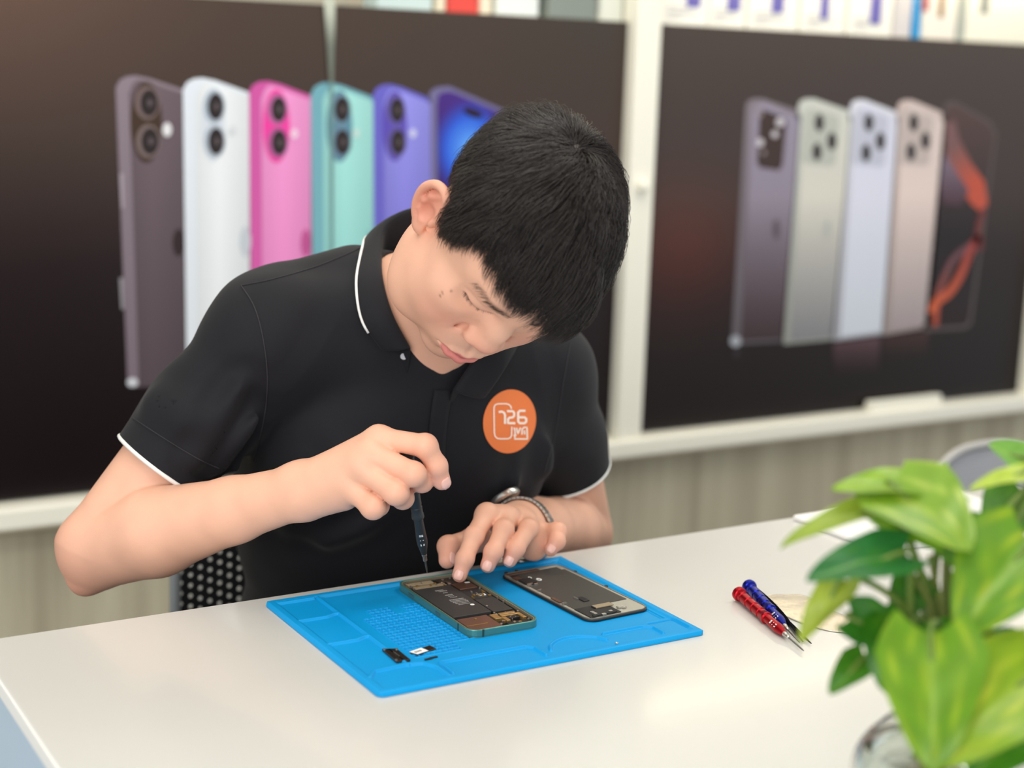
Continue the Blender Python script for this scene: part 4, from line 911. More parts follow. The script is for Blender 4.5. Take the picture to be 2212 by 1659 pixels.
# ------------------------------------------------------------------ clothes
class Off:
    def __init__(s, n, d): s.n, s.d = n, d
    def leaves(s): yield from s.n.leaves()
    def ev(s, P, ci=None):
        d = s.n.ev(P, ci); return None if d is None else d - s.d
_oldev = G.ev
def _gev(s, P, ci=None):
    acc = None
    for n, o, k in s.it:
        if hasattr(n, 'leaves'): d = n.ev(P, ci)
        else: d = n.ev(P) if ci is None or n.mask[ci] else None
        if d is None: continue
        if o == 'u': acc = d if acc is None else smin(acc, d, k)
        elif acc is not None: acc = -smin(-acc, d, k)
    if acc is not None and s.disp is not None: acc = acc + s.disp(P)
    return acc
G.ev = _gev
def gleaves(s):
    for n, o, k in s.it:
        if hasattr(n, 'leaves'): yield from n.leaves()
        else: yield n
G.leaves = gleaves
def tl(a, b, c): return MID + LAT * a + DEP * b + SP * c         # a point in the torso's own axes: left, front, up
m_polo = mat('black_pique', (22, 22, 27), .74, spec=.3, sheen=.06, bump=(1500, .25, .0006))
m_pipe = mat('white_piping', (234, 234, 230), .6)
FOLDS = [(at(470, 1010, 1.60), at(560, 905, 1.585), .010, .0050), (at(430, 985, 1.58), at(520, 840, 1.565), .012, .0035), (at(520, 1030, 1.62), at(640, 1000, 1.60), .014, .0040), (at(330, 870, 1.58), at(420, 905, 1.56), .016, .0028),
         (at(700, 1180, 1.66), at(880, 1130, 1.63), .016, .0035), (at(640, 1120, 1.67), at(760, 1010, 1.62), .018, .003), (at(1130, 1060, 1.70), at(1160, 920, 1.67), .012, .004), (at(1185, 1010, 1.74), at(1215, 880, 1.69), .012, .0035), (at(1010, 1130, 1.66), at(1120, 1060, 1.68), .016, .003),
         (at(600, 640, 1.60), at(760, 640, 1.60), .020, .0020), (at(1000, 1010, 1.60), at(1100, 1000, 1.63), .02, .002)]
def cloth_disp(P):
    d = .0015 * wob(P, 26, 2.0) + .0008 * wob(P, 61, 5.0)
    for a, b, w, hgt in FOLDS:
        ba = b - a; h = np.clip(((P - a) @ ba) / (ba @ ba), 0, 1); q = np.sqrt(((P - a - h[:, None] * ba) ** 2).sum(1))
        d = d - 1.4 * hgt * np.exp(-(q / w) ** 2) + hgt * 1.0 * np.exp(-((q - w * 1.9) / w) ** 2)
    return d
polo = G(disp=cloth_disp); polo.u(Off(torso, .009))
def sleeve(S, E, fr, k):
    d = E - S; polo.u(Rc(S, S + d * .40, .0515, .0565), .035); polo.u(Rc(S + d * .40, S + d * (fr + .12), .0575, .0545), k)
FRR, FRL = .635, .60
sleeve(SR, ER, FRR, .03); sleeve(SL, EL, FRL, .014)
cutR = Half(SR + (ER - SR) * FRR, -(ER - SR), ER, .145); cutL = Half(SL + (EL - SL) * FRL, -(EL - SL), EL, .150)
cut_neck = Rc(NB + DEP * .006 + SP * .002, NB + DEP * .03 + SP * .14, .0600, .082)
cut_v = Rc(tl(.002, .078, .066), tl(.012, .095, .012), .027, .003)
cut_low = Half(PEL - SP * .045, SP, PEL, .6)
P, Q = mesh_field(Shell(polo, .0045, [cutR, cutL, cut_neck, cut_v, cut_low]), (.32, 1.22, .40), (1.16, 1.86, 1.16), .0022, slack=.012)
shirt = mesh_from('polo_shirt', P, Q, m_polo, person); shirt_bvh = BVHTree.FromPolygons([Vector(p) for p in P], Q.tolist())
shirt['label'] = 'black polo shirt with white piped cuffs'
def hit(px, py, *trees, lift=0.0):
    best = None; d = Vector(ray(px, py)); L = d.length; d.normalize()
    for t in trees:
        r = t.ray_cast(Vector(CAM), d)
        if r[0] is not None and (best is None or r[3] < best[3]): best = r
    if best is None: return None, None
    n = np.array(best[1]); n = n if n @ np.array(d) < 0 else -n
    return np.array(best[0]) + n * lift, n
def around(C, ax, tree, n=48, r=.09, lift=0.0):
    ax = unit(ax); u = unit(np.cross(ax, (0.3, .2, .9))); w = np.cross(ax, u); out = []
    for a in np.linspace(0, 2 * math.pi, n, endpoint=False):
        d = u * math.cos(a) + w * math.sin(a); h = tree.ray_cast(Vector(C + d * r), Vector(-d)); out.append(np.array(h[0]) + d * lift if h[0] is not None else C + d * .05)
    return out
def closed_tube(q, pts, r, n=8):
    pts = [np.array(p) for p in pts]; N_ = len(pts); V = []
    c = np.mean(pts, 0)
    for i in range(N_):
        t = unit(pts[(i + 1) % N_] - pts[i - 1]); u = unit(pts[i] - c); u = unit(u - t * (u @ t)); w = np.cross(t, u)
        V += [pts[i] + u * r * math.cos(a) + w * r * math.sin(a) for a in np.linspace(0, 2 * math.pi, n, endpoint=False)]
    q.add(V, [(i * n + j, ((i + 1) % N_) * n + j, ((i + 1) % N_) * n + (j + 1) % n, i * n + (j + 1) % n) for i in range(N_) for j in range(n)])
for S, E, fr in ((SR, ER, FRR), (SL, EL, FRL)):
    d = unit(E - S); C = S + (E - S) * fr - d * .0016
    ring = around(C, d, shirt_bvh, 56, .085, -.0010); rad = np.array([np.linalg.norm(p - C) for p in ring]); rad = np.minimum(rad, np.median(rad) * 1.15)
    ring = [C + unit(p - C) * k for p, k in zip(ring, rad)]
    q = MB(); closed_tube(q, ring, .0024); o = q.build('cuff_piping', m_pipe, shirt, smooth=True); o['label'] = 'white cuff piping'
# collar: a folded band round the neck
def ring_pt(phi, r1, r2, up, fwd=0.0): return NB + LAT * r1 * math.sin(phi) + DEP * (r2 * math.cos(phi) + fwd) + SP * up
INN = [(886, 752), (846, 676), (824, 596), (822, 528), (836, 482)]; OUT = [(826, 757), (784, 694), (771, 612), (784, 540), (800, 508)]
I_, O_ = [], []
for k in range(5):
    b, _ = hit(*INN[k], body_bvh); s, _ = hit(*OUT[k], shirt_bvh); ti = (b - CAM) @ CF if b is not None else 1.66; ts = (s - CAM) @ CF if s is not None else 1.70
    I_.append(at(*INN[k], ti - (.010, .011, .012, .010, .004)[k])); O_.append(at(*OUT[k], ts - (.006, .006, .006, .005, -.004)[k]))
I_[3], I_[4] = at(822, 528, 1.648), at(836, 482, 1.674)
for phi, up, dn in ((183, .090, .034), (152, .086, .040), (122, .074, .044), (94, .058, .044), (66, .038, .042), (40, .016, .036)):
    a_ = math.radians(phi); I_.append(ring_pt(a_, .075, .079, up)); O_.append(ring_pt(a_, .100, .100, up - dn))
I_.append(tl(.018, .096, .010)); O_.append(tl(.056, .094, -.004))
Is, Os = spline(I_, 6), spline(O_, 6)
def outside(p, gap):
    h = shirt_bvh.find_nearest(Vector(p)); 
    if h[0] is None: return p
    n = np.array(h[1]); c = np.array(h[0]); n = n if n @ (c - (NB - SP * .10)) > 0 else -n; s = (p - c) @ n
    return p + n * (gap - s) if s < gap and np.linalg.norm(p - c) < .04 else p
Os = np.array([outside(p, .0045) for p in Os])
rows = []
for i in range(len(Is)):
    a, b = Is[i], Os[i]; mid = (a + b) / 2; out = unit(mid - (NB + SP * ((mid - NB) @ SP))); e = a - SP * .030 - out * .000
    rows.append([a - out * .008 - SP * .070, a - out * .003 - SP * .014, a - out * .0012 + SP * .001, a + out * .0030 + SP * .0012, a * .7 + b * .3 + out * .006, a * .35 + b * .65 + out * .004, b + out * .001])
q = MB(); q.grid(rows); col = q.build('collar', m_polo, shirt, smooth=True, solid=.0022, subsurf=1)
q = MB(); q.tube([p + unit(p - NB) * .0010 for p in Os[4:-16]], .0015, 8); o = q.build('collar_piping', m_pipe, shirt, smooth=True); o['label'] = 'white collar piping'
# seams and placket
def on_shirt(path, n=8, lift=.0004): 
    out = []
    for x, y in spline(path, n):
        p, _ = hit(x, y, shirt_bvh, lift=lift)
        if p is not None and (not out or np.linalg.norm(p - out[-1]) < .05): out.append(p)
    return out
m_seam = mat('seam_thread', (46, 44, 48), .8)
for path, r in (([(521, 617), (548, 660), (566, 720), (577, 800), (575, 870), (562, 940), (546, 996)], .0007), ([(521, 617), (590, 603), (680, 577), (752, 548), (778, 536)], .0007), ([(288, 903), (360, 950), (430, 992), (474, 1012)], .0006), ([(1232, 740), (1216, 830), (1200, 930), (1176, 1020)], .0006)):
    pts = on_shirt(path)
    if len(pts) > 3: q = MB(); q.tube(pts, r, 6); q.build('seam', m_seam, shirt, smooth=True)
def strip(left, right, lift, name, m, par, n=8):
    L, R = spline(left, n), spline(right, n); rows = []
    for a, b in zip(L, R):
        row = []
        for k in range(5):
            x, y = a + (b - a) * k / 4; p, _ = hit(x, y, shirt_bvh, lift=lift)
            if p is None: break
            row.append(p)
        if len(row) == 5: rows.append(row)
    if len(rows) > 2: q = MB(); q.grid(rows); return q.build(name, m, par, smooth=True, solid=.0012)
strip([(938, 842), (932, 880), (926, 930), (922, 990), (920, 1040)], [(978, 842), (968, 890), (962, 940), (960, 990), (958, 1040)], .0018, 'placket', m_polo, shirt)
bp, bn = hit(872, 768, shirt_bvh, body_bvh, lift=.002)
q = MB(); q.lathe([(-.001, .0036), (.0006, .0038), (.0012, .0032), (.0010, .0022)], bp, bn, 18); q.build('button', mat('pearl_button', (196, 196, 200), .3), shirt, smooth=True, auto=40)
# round orange badge printed on the left chest
m_orange = mat('orange_print', (232, 122, 62), .62); m_logo = mat('pale_print', (248, 226, 210), .6)
LCX, LCY = 1100, 910
rows = []
for i in range(15):
    row = []
    for k in range(48):
        a = 2 * math.pi * k / 47; rr = i / 14; p, _ = hit(LCX + rr * 57 * math.cos(a) - rr * 4 * math.sin(a), LCY + rr * 69 * math.sin(a), shirt_bvh, lift=.0007); row.append(p)
    rows.append(row)
ok = all(p is not None for r_ in rows for p in r_)
q = MB(); q.grid([[p if p is not None else rows[0][0] for p in r_] for r_ in rows]); badge = q.build('chest_badge', m_orange, shirt, smooth=True); badge['label'] = 'round orange chest badge reading 126'
def ink(paths, w, name):
    q = MB()
    for path in paths:
        P_ = []
        for (a, b) in zip(path[:-1], path[1:]):
            n = max(2, int(math.hypot(b[0] - a[0], b[1] - a[1]) / 3)); P_ += [(a[0] + (b[0] - a[0]) * k / n, a[1] + (b[1] - a[1]) * k / n) for k in range(n)]
        P_.append(path[-1]); rows = []
        for i, p in enumerate(P_):
            d = unit(np.array(P_[min(i + 1, len(P_) - 1)]) - np.array(P_[max(i - 1, 0)])); nn = np.array((-d[1], d[0])) * w
            row = [hit(p[0] + nn[0] * k, p[1] + nn[1] * k, shirt_bvh, lift=.0012)[0] for k in (-1, 0, 1)]
            if all(r is not None for r in row): rows.append(row)
        if len(rows) > 1: q.grid(rows)
    return q.build(name, m_logo, badge, smooth=True)
zz = lambda *pts: [(900 + x / 3.95, 780 + y / 3.95) for x, y in pts]
ink([zz((802, 408), (798, 388), (782, 372), (760, 365), (690, 365), (668, 372), (656, 390), (655, 420), (658, 610), (664, 640), (682, 658), (706, 662), (770, 662), (794, 652), (804, 632), (806, 560))], 1.5, 'phone_outline')
ink([zz((694, 436), (722, 432), (742, 444), (748, 462), (748, 537))], 2.5, 'digit'); ink([zz((764, 428), (812, 428), (826, 440), (826, 466), (814, 480), (784, 484), (774, 496), (774, 530), (836, 530))], 2.5, 'digit')
ink([zz((922, 424), (876, 424), (860, 438), (860, 514), (872, 530), (914, 530), (928, 516), (928, 492), (916, 480), (862, 480))], 2.5, 'digit')
ink([zz((826, 566), (834, 600), (832, 655)), zz((846, 568), (858, 620), (880, 566)), zz((892, 628), (894, 582), (908, 566), (934, 566), (938, 664), (826, 664)), zz((912, 590), (916, 626)), zz((820, 636), (846, 628))], 1.7, 'badge_letters')

# trousers and shoes under the desk
tr = G()
for s in (-1, 1):
    hip = PEL + LAT * s * .085 - np.array([0, 0, .02]); knee = np.array([hip[0], hip[1], .50]) + FW * .40 + SH * s * .05; ank = np.array([knee[0], knee[1], .10]) - FW * .06
    g = G(); g.u(Rc(hip, knee, .086, .062)); g.u(Rc(knee, ank, .060, .048), .03); tr.u(g, .02)
tr.u(Off(G().u(El(PEL + SP * .02, (.165, .118, .125), AT)), .006), .03)
P, Q = mesh_field(tr, (.45, 1.10, .02), (1.15, 1.90, .75), .006, slack=.02)
mesh_from('trousers', P, Q, mat('dark_trousers', (24, 25, 30), .8), person)
for s in (-1, 1):
    hip = PEL + LAT * s * .085; f = np.array([hip[0], hip[1], 0]) + FW * .37 + SH * s * .05
    g = G(); g.u(El(f + FW * .10 + np.array([0, 0, .040]), (.046, .125, .034), np.stack([SH, FW, (0, 0, 1)], 1))); g.u(Rc(f + FW * .01 + np.array([0, 0, .045]), f - FW * .02 + np.array([0, 0, .095]), .042, .042), .03); g.s_(Half(f, (0, 0, 1), f, .4), .002)
    P, Q = mesh_field(g, f - .22, f + np.array([.22, .24, .18]), .005, slack=.01); mesh_from('shoe', P, Q, mat('dark_shoe', (30, 30, 32), .5), person)

# ------------------------------------------------------------------ hair, brows, lashes
nrng = np.random.default_rng(5)
SKC, SKR = np.array((0, -.008, .046)), np.array((.0745, .0925, .0795))
def skull_n(p): n = (p - SKC) / SKR ** 2; return n / np.linalg.norm(n, axis=-1, keepdims=True)
WHORL = np.array((.004, -.058, .112))
GRAV = np.array((0, 0, -1.0)) @ HR
fv, ff = np.array([v.co for v in body_ob.data.vertices]) + world_loc(body_ob), Q
_me = body_ob.data; tri = np.array([p.vertices[:] for p in _me.polygons]) if False else None
BP = BODY_P; q_ = to_head(BP); hin = hair_in(q_)
earx = ((((q_ - np.array((0, -.014, .002))) * np.array((0, 1, 1)) / np.array((1, .020, .034))) ** 2).sum(1) < 1) & (np.abs(q_[:, 0]) > .068)
cand = np.where((hin > -.001) & (q_[:, 2] > -.05) & (np.abs(q_[:, 0]) < .085) & (np.abs(q_[:, 1]) < .12) & ~earx & (np.sqrt(((q_ - SKC) ** 2 / SKR ** 2).sum(1)) < 1.25))[0]
NS = 26000
_p = np.where((np.degrees(np.abs(np.arctan2(q_[cand, 0], q_[cand, 1]))) > 50), np.clip(hin[cand] / .022, .12, 1), 1); idx = nrng.choice(cand, NS, p=_p / _p.sum()); root = q_[idx] + nrng.normal(0, .0007, (NS, 3)); din = np.clip(hin[idx], 0, .1)
top = np.clip((root[:, 2] - .045) / .055, 0, 1); front = np.clip((root[:, 1] - .02) / .06, 0, 1)
th = np.degrees(np.abs(np.arctan2(root[:, 0], root[:, 1])))
length = .012 + .024 * np.clip(din / .035, 0, 1) + .022 * top
length = np.where((th < 58), .034 + .016 * np.clip(din / .03, 0, 1) - .014 * np.clip((th - 34) / 16, 0, 1) * (root[:, 0] < 0) + .020 * np.clip(root[:, 0] / .03, 0, 1), length)                      # fringe
length = np.where((th >= 52) & (th < 86), .005 + .034 * np.clip((din - .004) / .050, 0, 1) + .012 * top, length)
length *= nrng.uniform(.65, 1.12, NS)
lift = .35 + .45 * top + .25 * np.clip(din / .05, 0, 1); lift = np.where(th < 58, np.maximum(lift, .55), lift)
clump = wob(root, 130, 3.0) * .5 + wob(root, 320, 7.0) * .35
NSEG = 7
pts = np.zeros((NSEG + 1, NS, 3)); pts[0] = root - skull_n(root) * .001
sw = clump[:, None]
for i in range(NSEG):
    p = pts[i]; n = skull_n(p); r_ = p - WHORL; t = r_ - n * (r_ * n).sum(1, keepdims=True); t /= np.linalg.norm(t, axis=1, keepdims=True) + 1e-9
    side = np.cross(n, t); s = (i + .5) / NSEG
    down = np.array((0, .15, -1.0)); dside = np.clip((np.abs(p[:, :1]) - .05) / .025, 0, 1)
    t = t * (1 - .35 * dside) + down * .35 * dside
    h = (np.sqrt(((p - SKC) ** 2 / SKR ** 2).sum(1)) - 1) * .085
    d = t + side * (sw * .75 + .28) + n * (lift * (1 - 1.45 * s))[:, None] + GRAV * ((.30 + .25 * np.clip(root[:, :1] / .03, 0, 1)) * s) * (th < 62)[:, None] + nrng.normal(0, .10, (NS, 3))
    d = d - n * np.clip((h - .026) * 40, 0, 1.2)[:, None]
    d /= np.linalg.norm(d, axis=1, keepdims=True); pts[i + 1] = p + d * (length / NSEG)[:, None]
    hh = np.sqrt(((pts[i + 1] - SKC) ** 2 / SKR ** 2).sum(1)); low = hh < 1.012
    pts[i + 1] = np.where(low[:, None], SKC + (pts[i + 1] - SKC) * (1.015 / hh)[:, None], pts[i + 1])
def strands(name, pts, r0, mats, parent, local=True):
    """tapered three-sided hairs; pts (seg, n, 3)"""
    S, N_ = pts.shape[:2]; W_ = (HO + (pts.reshape(-1, 3) * HS) @ HR.T).reshape(S, N_, 3) if local else pts
    t = np.gradient(W_, axis=0); t /= np.linalg.norm(t, axis=2, keepdims=True) + 1e-12
    u = np.cross(t, np.array((.31, .42, .85))); u /= np.linalg.norm(u, axis=2, keepdims=True) + 1e-12; w = np.cross(t, u)
    rad = (r0 * np.interp(np.linspace(0, 1, S), [0, .5, 1], [1, .9, .18]))[:, None, None] * np.ones((1, N_, 1)); V = []
    for a in (0, 2.094, 4.189): V.append(W_ + (u * math.cos(a) + w * math.sin(a)) * rad)
    V = np.stack(V, 2)                                           # S, N, 3, 3
    idx = np.arange(S * N_ * 3).reshape(S, N_, 3); F = []
    for j in range(3): F.append(np.stack([idx[:-1, :, j], idx[:-1, :, (j + 1) % 3], idx[1:, :, (j + 1) % 3], idx[1:, :, j]], -1).reshape(-1, 4))
    return mesh_from(name, V.reshape(-1, 3), np.concatenate(F), mats, parent)
m_hair = mat('black_hair', (50, 44, 42), .36, spec=.5)
strands('hair', pts, .00030, m_hair, person)
def brow(s, n=150):
    xs = nrng.uniform(.010, .053, n); z = .0455 + .007 * np.clip((xs - .012) / .032, 0, 1) - .08 * np.clip(xs - .044, 0, 1) + nrng.normal(0, .0016, n)
    out = np.zeros((4, n, 3))
    for k in range(n):
        o = Hd(s * xs[k], .14, z[k]); d = HR @ np.array((0, -1.0, 0)); h = body_bvh.ray_cast(Vector(o), Vector(d)); p = to_head(np.array(h[0])) if h[0] is not None else np.array((s * xs[k], .085, z[k]))
        dr = unit((s * (.55 + 10 * xs[k]), .10, .55 - 12 * xs[k])); 
        for i in range(4): out[i, k] = p + dr * .0022 * i + np.array((0, .0006 + .0002 * i, 0))
    return out
for s in (-1, 1): strands('eyebrow', brow(s), .00010, m_hair, person)
def lashes(s, n=60):
    C_ = np.array(lash_path(1, 60)); out = np.zeros((4, n, 3))
    for k in range(n):
        c = C_[int(nrng.integers(0, len(C_)))] + nrng.normal(0, .0003, 3); sx = (c[0] - .031) / .016
        for i in range(4):
            a = i / 3; out[i, k] = c + np.array((sx * .002 * a, .0030 * a, -.0042 * a + .0012 * a * a))
        out[:, k, 0] *= s
    return out
for s in (-1, 1): strands('eyelashes', lashes(s), .00010, m_hair, person)

# fingernails: thin plates set into the fingertips
m_nail = mat('nail', (238, 186, 172), .25, spec=.5)
def nail(J, R, outward, w=.0054, l=.0062):
    d = unit(J[3] - J[2]); o = unit(outward - d * (outward @ d)); c = J[3] + d * R[3] * .05; sd = np.cross(d, o); rows = []
    for i in range(7):
        u = (i / 6 - .5) * 2; row = []
        for k in range(7):
            v = (k / 6 - .5) * 2; ww = w * (1 - .52 * abs(u) ** 3.2)
            x, y = v * ww, u * l; h = math.sqrt(max(R[3] ** 2 - x * x * .9, 1e-8)) * (1 - .10 * max(u, 0) ** 2) + .0002
            row.append(c + sd * x + d * y + o * (h - .0016 * max(u, 0) ** 2))
        rows.append(row)
    q = MB(); q.grid(rows); return q.build('fingernail', m_nail, person, smooth=True, solid=.0007)
tocam = lambda p: unit(CAM - p)
nail(RF['index'][0], RF['index'][1], tocam(RF['index'][0][3]) + CR * .55, .0056, .0060)
for nm, tw_ in (('index', -.1), ('middle', 0.0), ('ring', .05), ('pinky', .1)): J, R = LF[nm]; nail(J, R, tocam(J[3]) + CR * tw_ + CU * .25, R[3] * .68, R[3] * .72)
J, R = LF['thumb']; nail(J, R, tocam(J[3]) * .7 + CR * .35 - CU * .4, .0054, .0062)

# ------------------------------------------------------------------ what he holds and wears
driver(DRV_TIP, DRV_TOP, (50, 53, 54), 'black screwdriver held upright in the right hand over the phone', mname='black', metal=.15, rough=.42, handle_r=.0058, hf=.83)
def watch():
    ax = unit(EL - WL); C = WL + ax * .001; t = thing('wristwatch', tuple(C), 'steel wristwatch with a dark blue dial on the left wrist', 'watch')
    ring = []
    u_ = unit(np.cross(ax, (0.3, .2, .9))); w_ = np.cross(ax, u_)
    for a in np.linspace(0, 2 * math.pi, 40, endpoint=False):
        d_ = u_ * math.cos(a) + w_ * math.sin(a); far = .02
        for o_ in (-.008, -.003, .003, .008):
            h = body_bvh.ray_cast(Vector(C + ax * o_), Vector(d_)); far = max(far, min(h[3], .039) if h[0] is not None else 0)
        ring.append(far)
    rr = np.array(ring); rr = np.maximum(rr, np.maximum(np.roll(rr, 1), np.roll(rr, -1))); rr = (np.roll(rr, 1) + rr * 2 + np.roll(rr, -1)) / 4 + .0024
    ring = [C + (u_ * math.cos(a) + w_ * math.sin(a)) * k for a, k in zip(np.linspace(0, 2 * math.pi, 40, endpoint=False), rr)]; q = MB(); n = len(ring)
    for i in range(n):
        a, b = ring[i], ring[(i + 1) % n]; m_ = (a + b) / 2; tdir = unit(b - a); o = unit(m_ - C)
        q.box(m_, (np.linalg.norm(b - a) * .86, .016, .0026), 0, [tdir, ax, np.cross(tdir, ax)])
    q.build('bracelet', m_steel, t, bevel=.0004)
    d = unit(CU * .85 - CR * .55 - CF * .05); d = unit(d - ax * (d @ ax)); h = body_bvh.ray_cast(Vector(C), Vector(d)); p = C + d * (float(rr[int(round((math.atan2(d @ w_, d @ u_) % (2 * math.pi)) / (2 * math.pi) * 40)) % 40]) + .0016)
    q = MB(); q.lathe([(0, .0160), (.002, .0178), (.005, .0178), (.0070, .0165), (.0070, .0150)], p + d * .0008, d, 30); q.build('case', m_steel, t, smooth=True, auto=35)
    q = MB(); q.lathe([(.0069, .0152), (.0077, .0148)], p + d * .0008, d, 30); q.build('dial', mat('navy_dial', (26, 34, 66), .15), t, smooth=True, auto=35)
watch()
# ------------------------------------------------------------------ chairs
def make_chair(loc, fwd, label, m_back, m_frame, bw, z0, z1, hole, pitch, seat_z, round_top, dots=None):
    """swivel chair whose back panel is pierced with rows of round holes"""
    f = unit(np.array([fwd[0], fwd[1], 0])); sd = np.array([f[1], -f[0], 0]); L = np.array([loc[0], loc[1], 0.0]); up = np.array([0, 0, 1.0])
    t = thing('office_chair', tuple(L), label, 'chair')
    sh = rounded(-.225, -.21, .225, .21, .07, 6); fr = (L + up * (seat_z - .06), sd, f, up)
    q = MB(); q.prism(sh, 0, .058, 0, fr); q.build('seat', mat('black_seat_fabric', (30, 30, 32), .8), t, bevel=.014)
    # back panel: cells with a round hole each, bowed slightly
    bc = L - f * .235; n = 8; q = MB(); nx, nz = int(bw / pitch), int((z1 - z0) / pitch)
    def P(x, z): 
        bow = .05 * (2 * x / bw) ** 2 + .012 * math.sin((z - z0) * 4); return bc + sd * x + f * bow + up * z
    for i in range(nx):
        for j in range(nz):
            x = -bw / 2 + (i + .5) * bw / nx; z = z0 + (j + .5 + (.5 if dots and i % 2 else 0)) * (z1 - z0) / nz; hx, hz = bw / nx / 2, (z1 - z0) / nz / 2
            if round_top and (abs(x) / (bw / 2)) ** 2.6 + max(0, (z - (z1 - .16)) / .16) ** 2.6 > 1.0: continue
            sq = [(hx, 0), (hx, hz), (0, hz), (-hx, hz), (-hx, 0), (-hx, -hz), (0, -hz), (hx, -hz)]
            ci = [(hole * math.cos(a), hole * math.sin(a)) for a in np.linspace(0, 2 * math.pi, n, endpoint=False)]
            V = [P(x + a, z + b) for a, b in sq] + [P(x + a, z + b) for a, b in ci]
            q.add(V, [(k, (k + 1) % n, n + (k + 1) % n, n + k) for k in range(n)])
            if dots: q.add(V[n:], [list(range(n))], 1)
    q.build('backrest', [m_back, dots] if dots else m_back, t, solid=.003)
    q = MB()
    if round_top:
        pts = []
        for a in np.linspace(-.2, math.pi + .2, 40):
            c, s = math.cos(a), math.sin(a); x = (abs(c) ** .77) * math.copysign(1, c) * bw / 2; z = (z1 - .16) + .16 * (abs(s) ** .77) * math.copysign(1, s) if s > 0 else (z1 - .16) + s * .9
            pts.append(P(x * 1.01, z + .004))
        pts = [P(bw / 2, z0)] + pts + [P(-bw / 2, z0)]
    else: pts = [P(-bw / 2, z0), P(-bw / 2, z1 - .03), P(-bw / 2 + .03, z1), P(bw / 2 - .03, z1), P(bw / 2, z1 - .03), P(bw / 2, z0)]
    q.tube(pts, .0075, 8); q.tube([P(-bw / 2, z0), P(0, z0), P(bw / 2, z0)], .0075, 8); q.build('back_frame', m_frame, t, smooth=True, auto=50)
    q = MB(); q.tube([P(0, z0 + .02) - f * .012, P(0, z0 - .06) - f * .02, L - f * .16 + up * (seat_z - .075), L + up * (seat_z - .075)], .016, 10); q.build('back_bracket', m_frame, t, smooth=True, auto=60)
    q = MB(); q.lathe([(0, .024), (seat_z - .24, .024), (seat_z - .24, .032), (seat_z - .164, .032)], L + up * .10, up, 18); q.build('post', m_frame, t, smooth=True, auto=40)
    for k in range(5):
        a = 2 * math.pi * k / 5 + .3; d = np.array([math.cos(a), math.sin(a), 0]); q = MB(); q.tube([L + up * .115, L + d * .12 + up * .10, L + d * .27 + up * .078], [.024, .02, .014], 10); lg = q.build('leg', m_frame, t, smooth=True, auto=60)
        c = L + d * .27 + up * .028; w = np.cross(d, up); q = MB(); q.lathe([(-.022, .020), (-.020, .027), (.020, .027), (.022, .020)], c, w, 16); q.tube([c + up * .015, c + up * .055], .008, 8); q.build('caster', m_black, lg, smooth=True, auto=40)
    return t
make_chair((PEL[0], PEL[1] + .005), -FW * -1, 'black office chair with a white dotted back, behind the person', mat('black_plastic', (22, 22, 24), .45), mat('grey_plastic_frame', (120, 124, 126), .4), .385, .47, .72, .0028, .0146, .410, False, mat('cream_dot', (250, 247, 236), .6))
cc = on_y(2105, 958, 1.62)
make_chair((cc[0] + .02, 1.62 - .235), (0.12, -1.0), 'grey mesh back chair partly hidden behind the plant leaves', mat('grey_mesh', (186, 186, 190), .6), mat('pale_grey_frame', (170, 168, 164), .45), .38, .43, cc[2] - .004, .0013, .0080, .42, True)

# ------------------------------------------------------------------ potted pothos in a glass vase
def leaf_mat():
    m = bpy.data.materials.new('pothos_leaf'); m.use_nodes = True; nt = m.node_tree; b = nt.nodes['Principled BSDF']; out = nt.nodes['Material Output']
    a = nt.nodes.new('ShaderNodeVertexColor'); a.layer_name = 'Col'; b.inputs['Roughness'].default_value = .36; b.inputs['Specular IOR Level'].default_value = .45
    tr = nt.nodes.new('ShaderNodeBsdfTranslucent'); mx = nt.nodes.new('ShaderNodeMixShader'); mx.inputs[0].default_value = .30
    nt.links.new(a.outputs['Color'], b.inputs['Base Color']); nt.links.new(a.outputs['Color'], tr.inputs['Color'])
    nt.links.new(b.outputs[0], mx.inputs[1]); nt.links.new(tr.outputs[0], mx.inputs[2]); nt.links.new(mx.outputs[0], out.inputs['Surface']); return m
m_leaf = leaf_mat(); m_stem = mat('green_stem', (104, 128, 52), .45)
VC = np.array([0.775, 0.700, ZT]); VH = .118
plant = thing('potted_plant', tuple(VC), 'variegated green potted plant growing in a round glass vase at the front of the desk', 'plant')
GREEN, LIME, YEL, DARK, TEAL, OLIVE = (104, 158, 30), (158, 194, 48), (212, 226, 116), (52, 118, 36), (58, 128, 92), (160, 178, 62)
lrng = np.random.default_rng(11)
HUB = np.array([VC[0] + .004, VC[1] + .004, ZT + VH + .015])
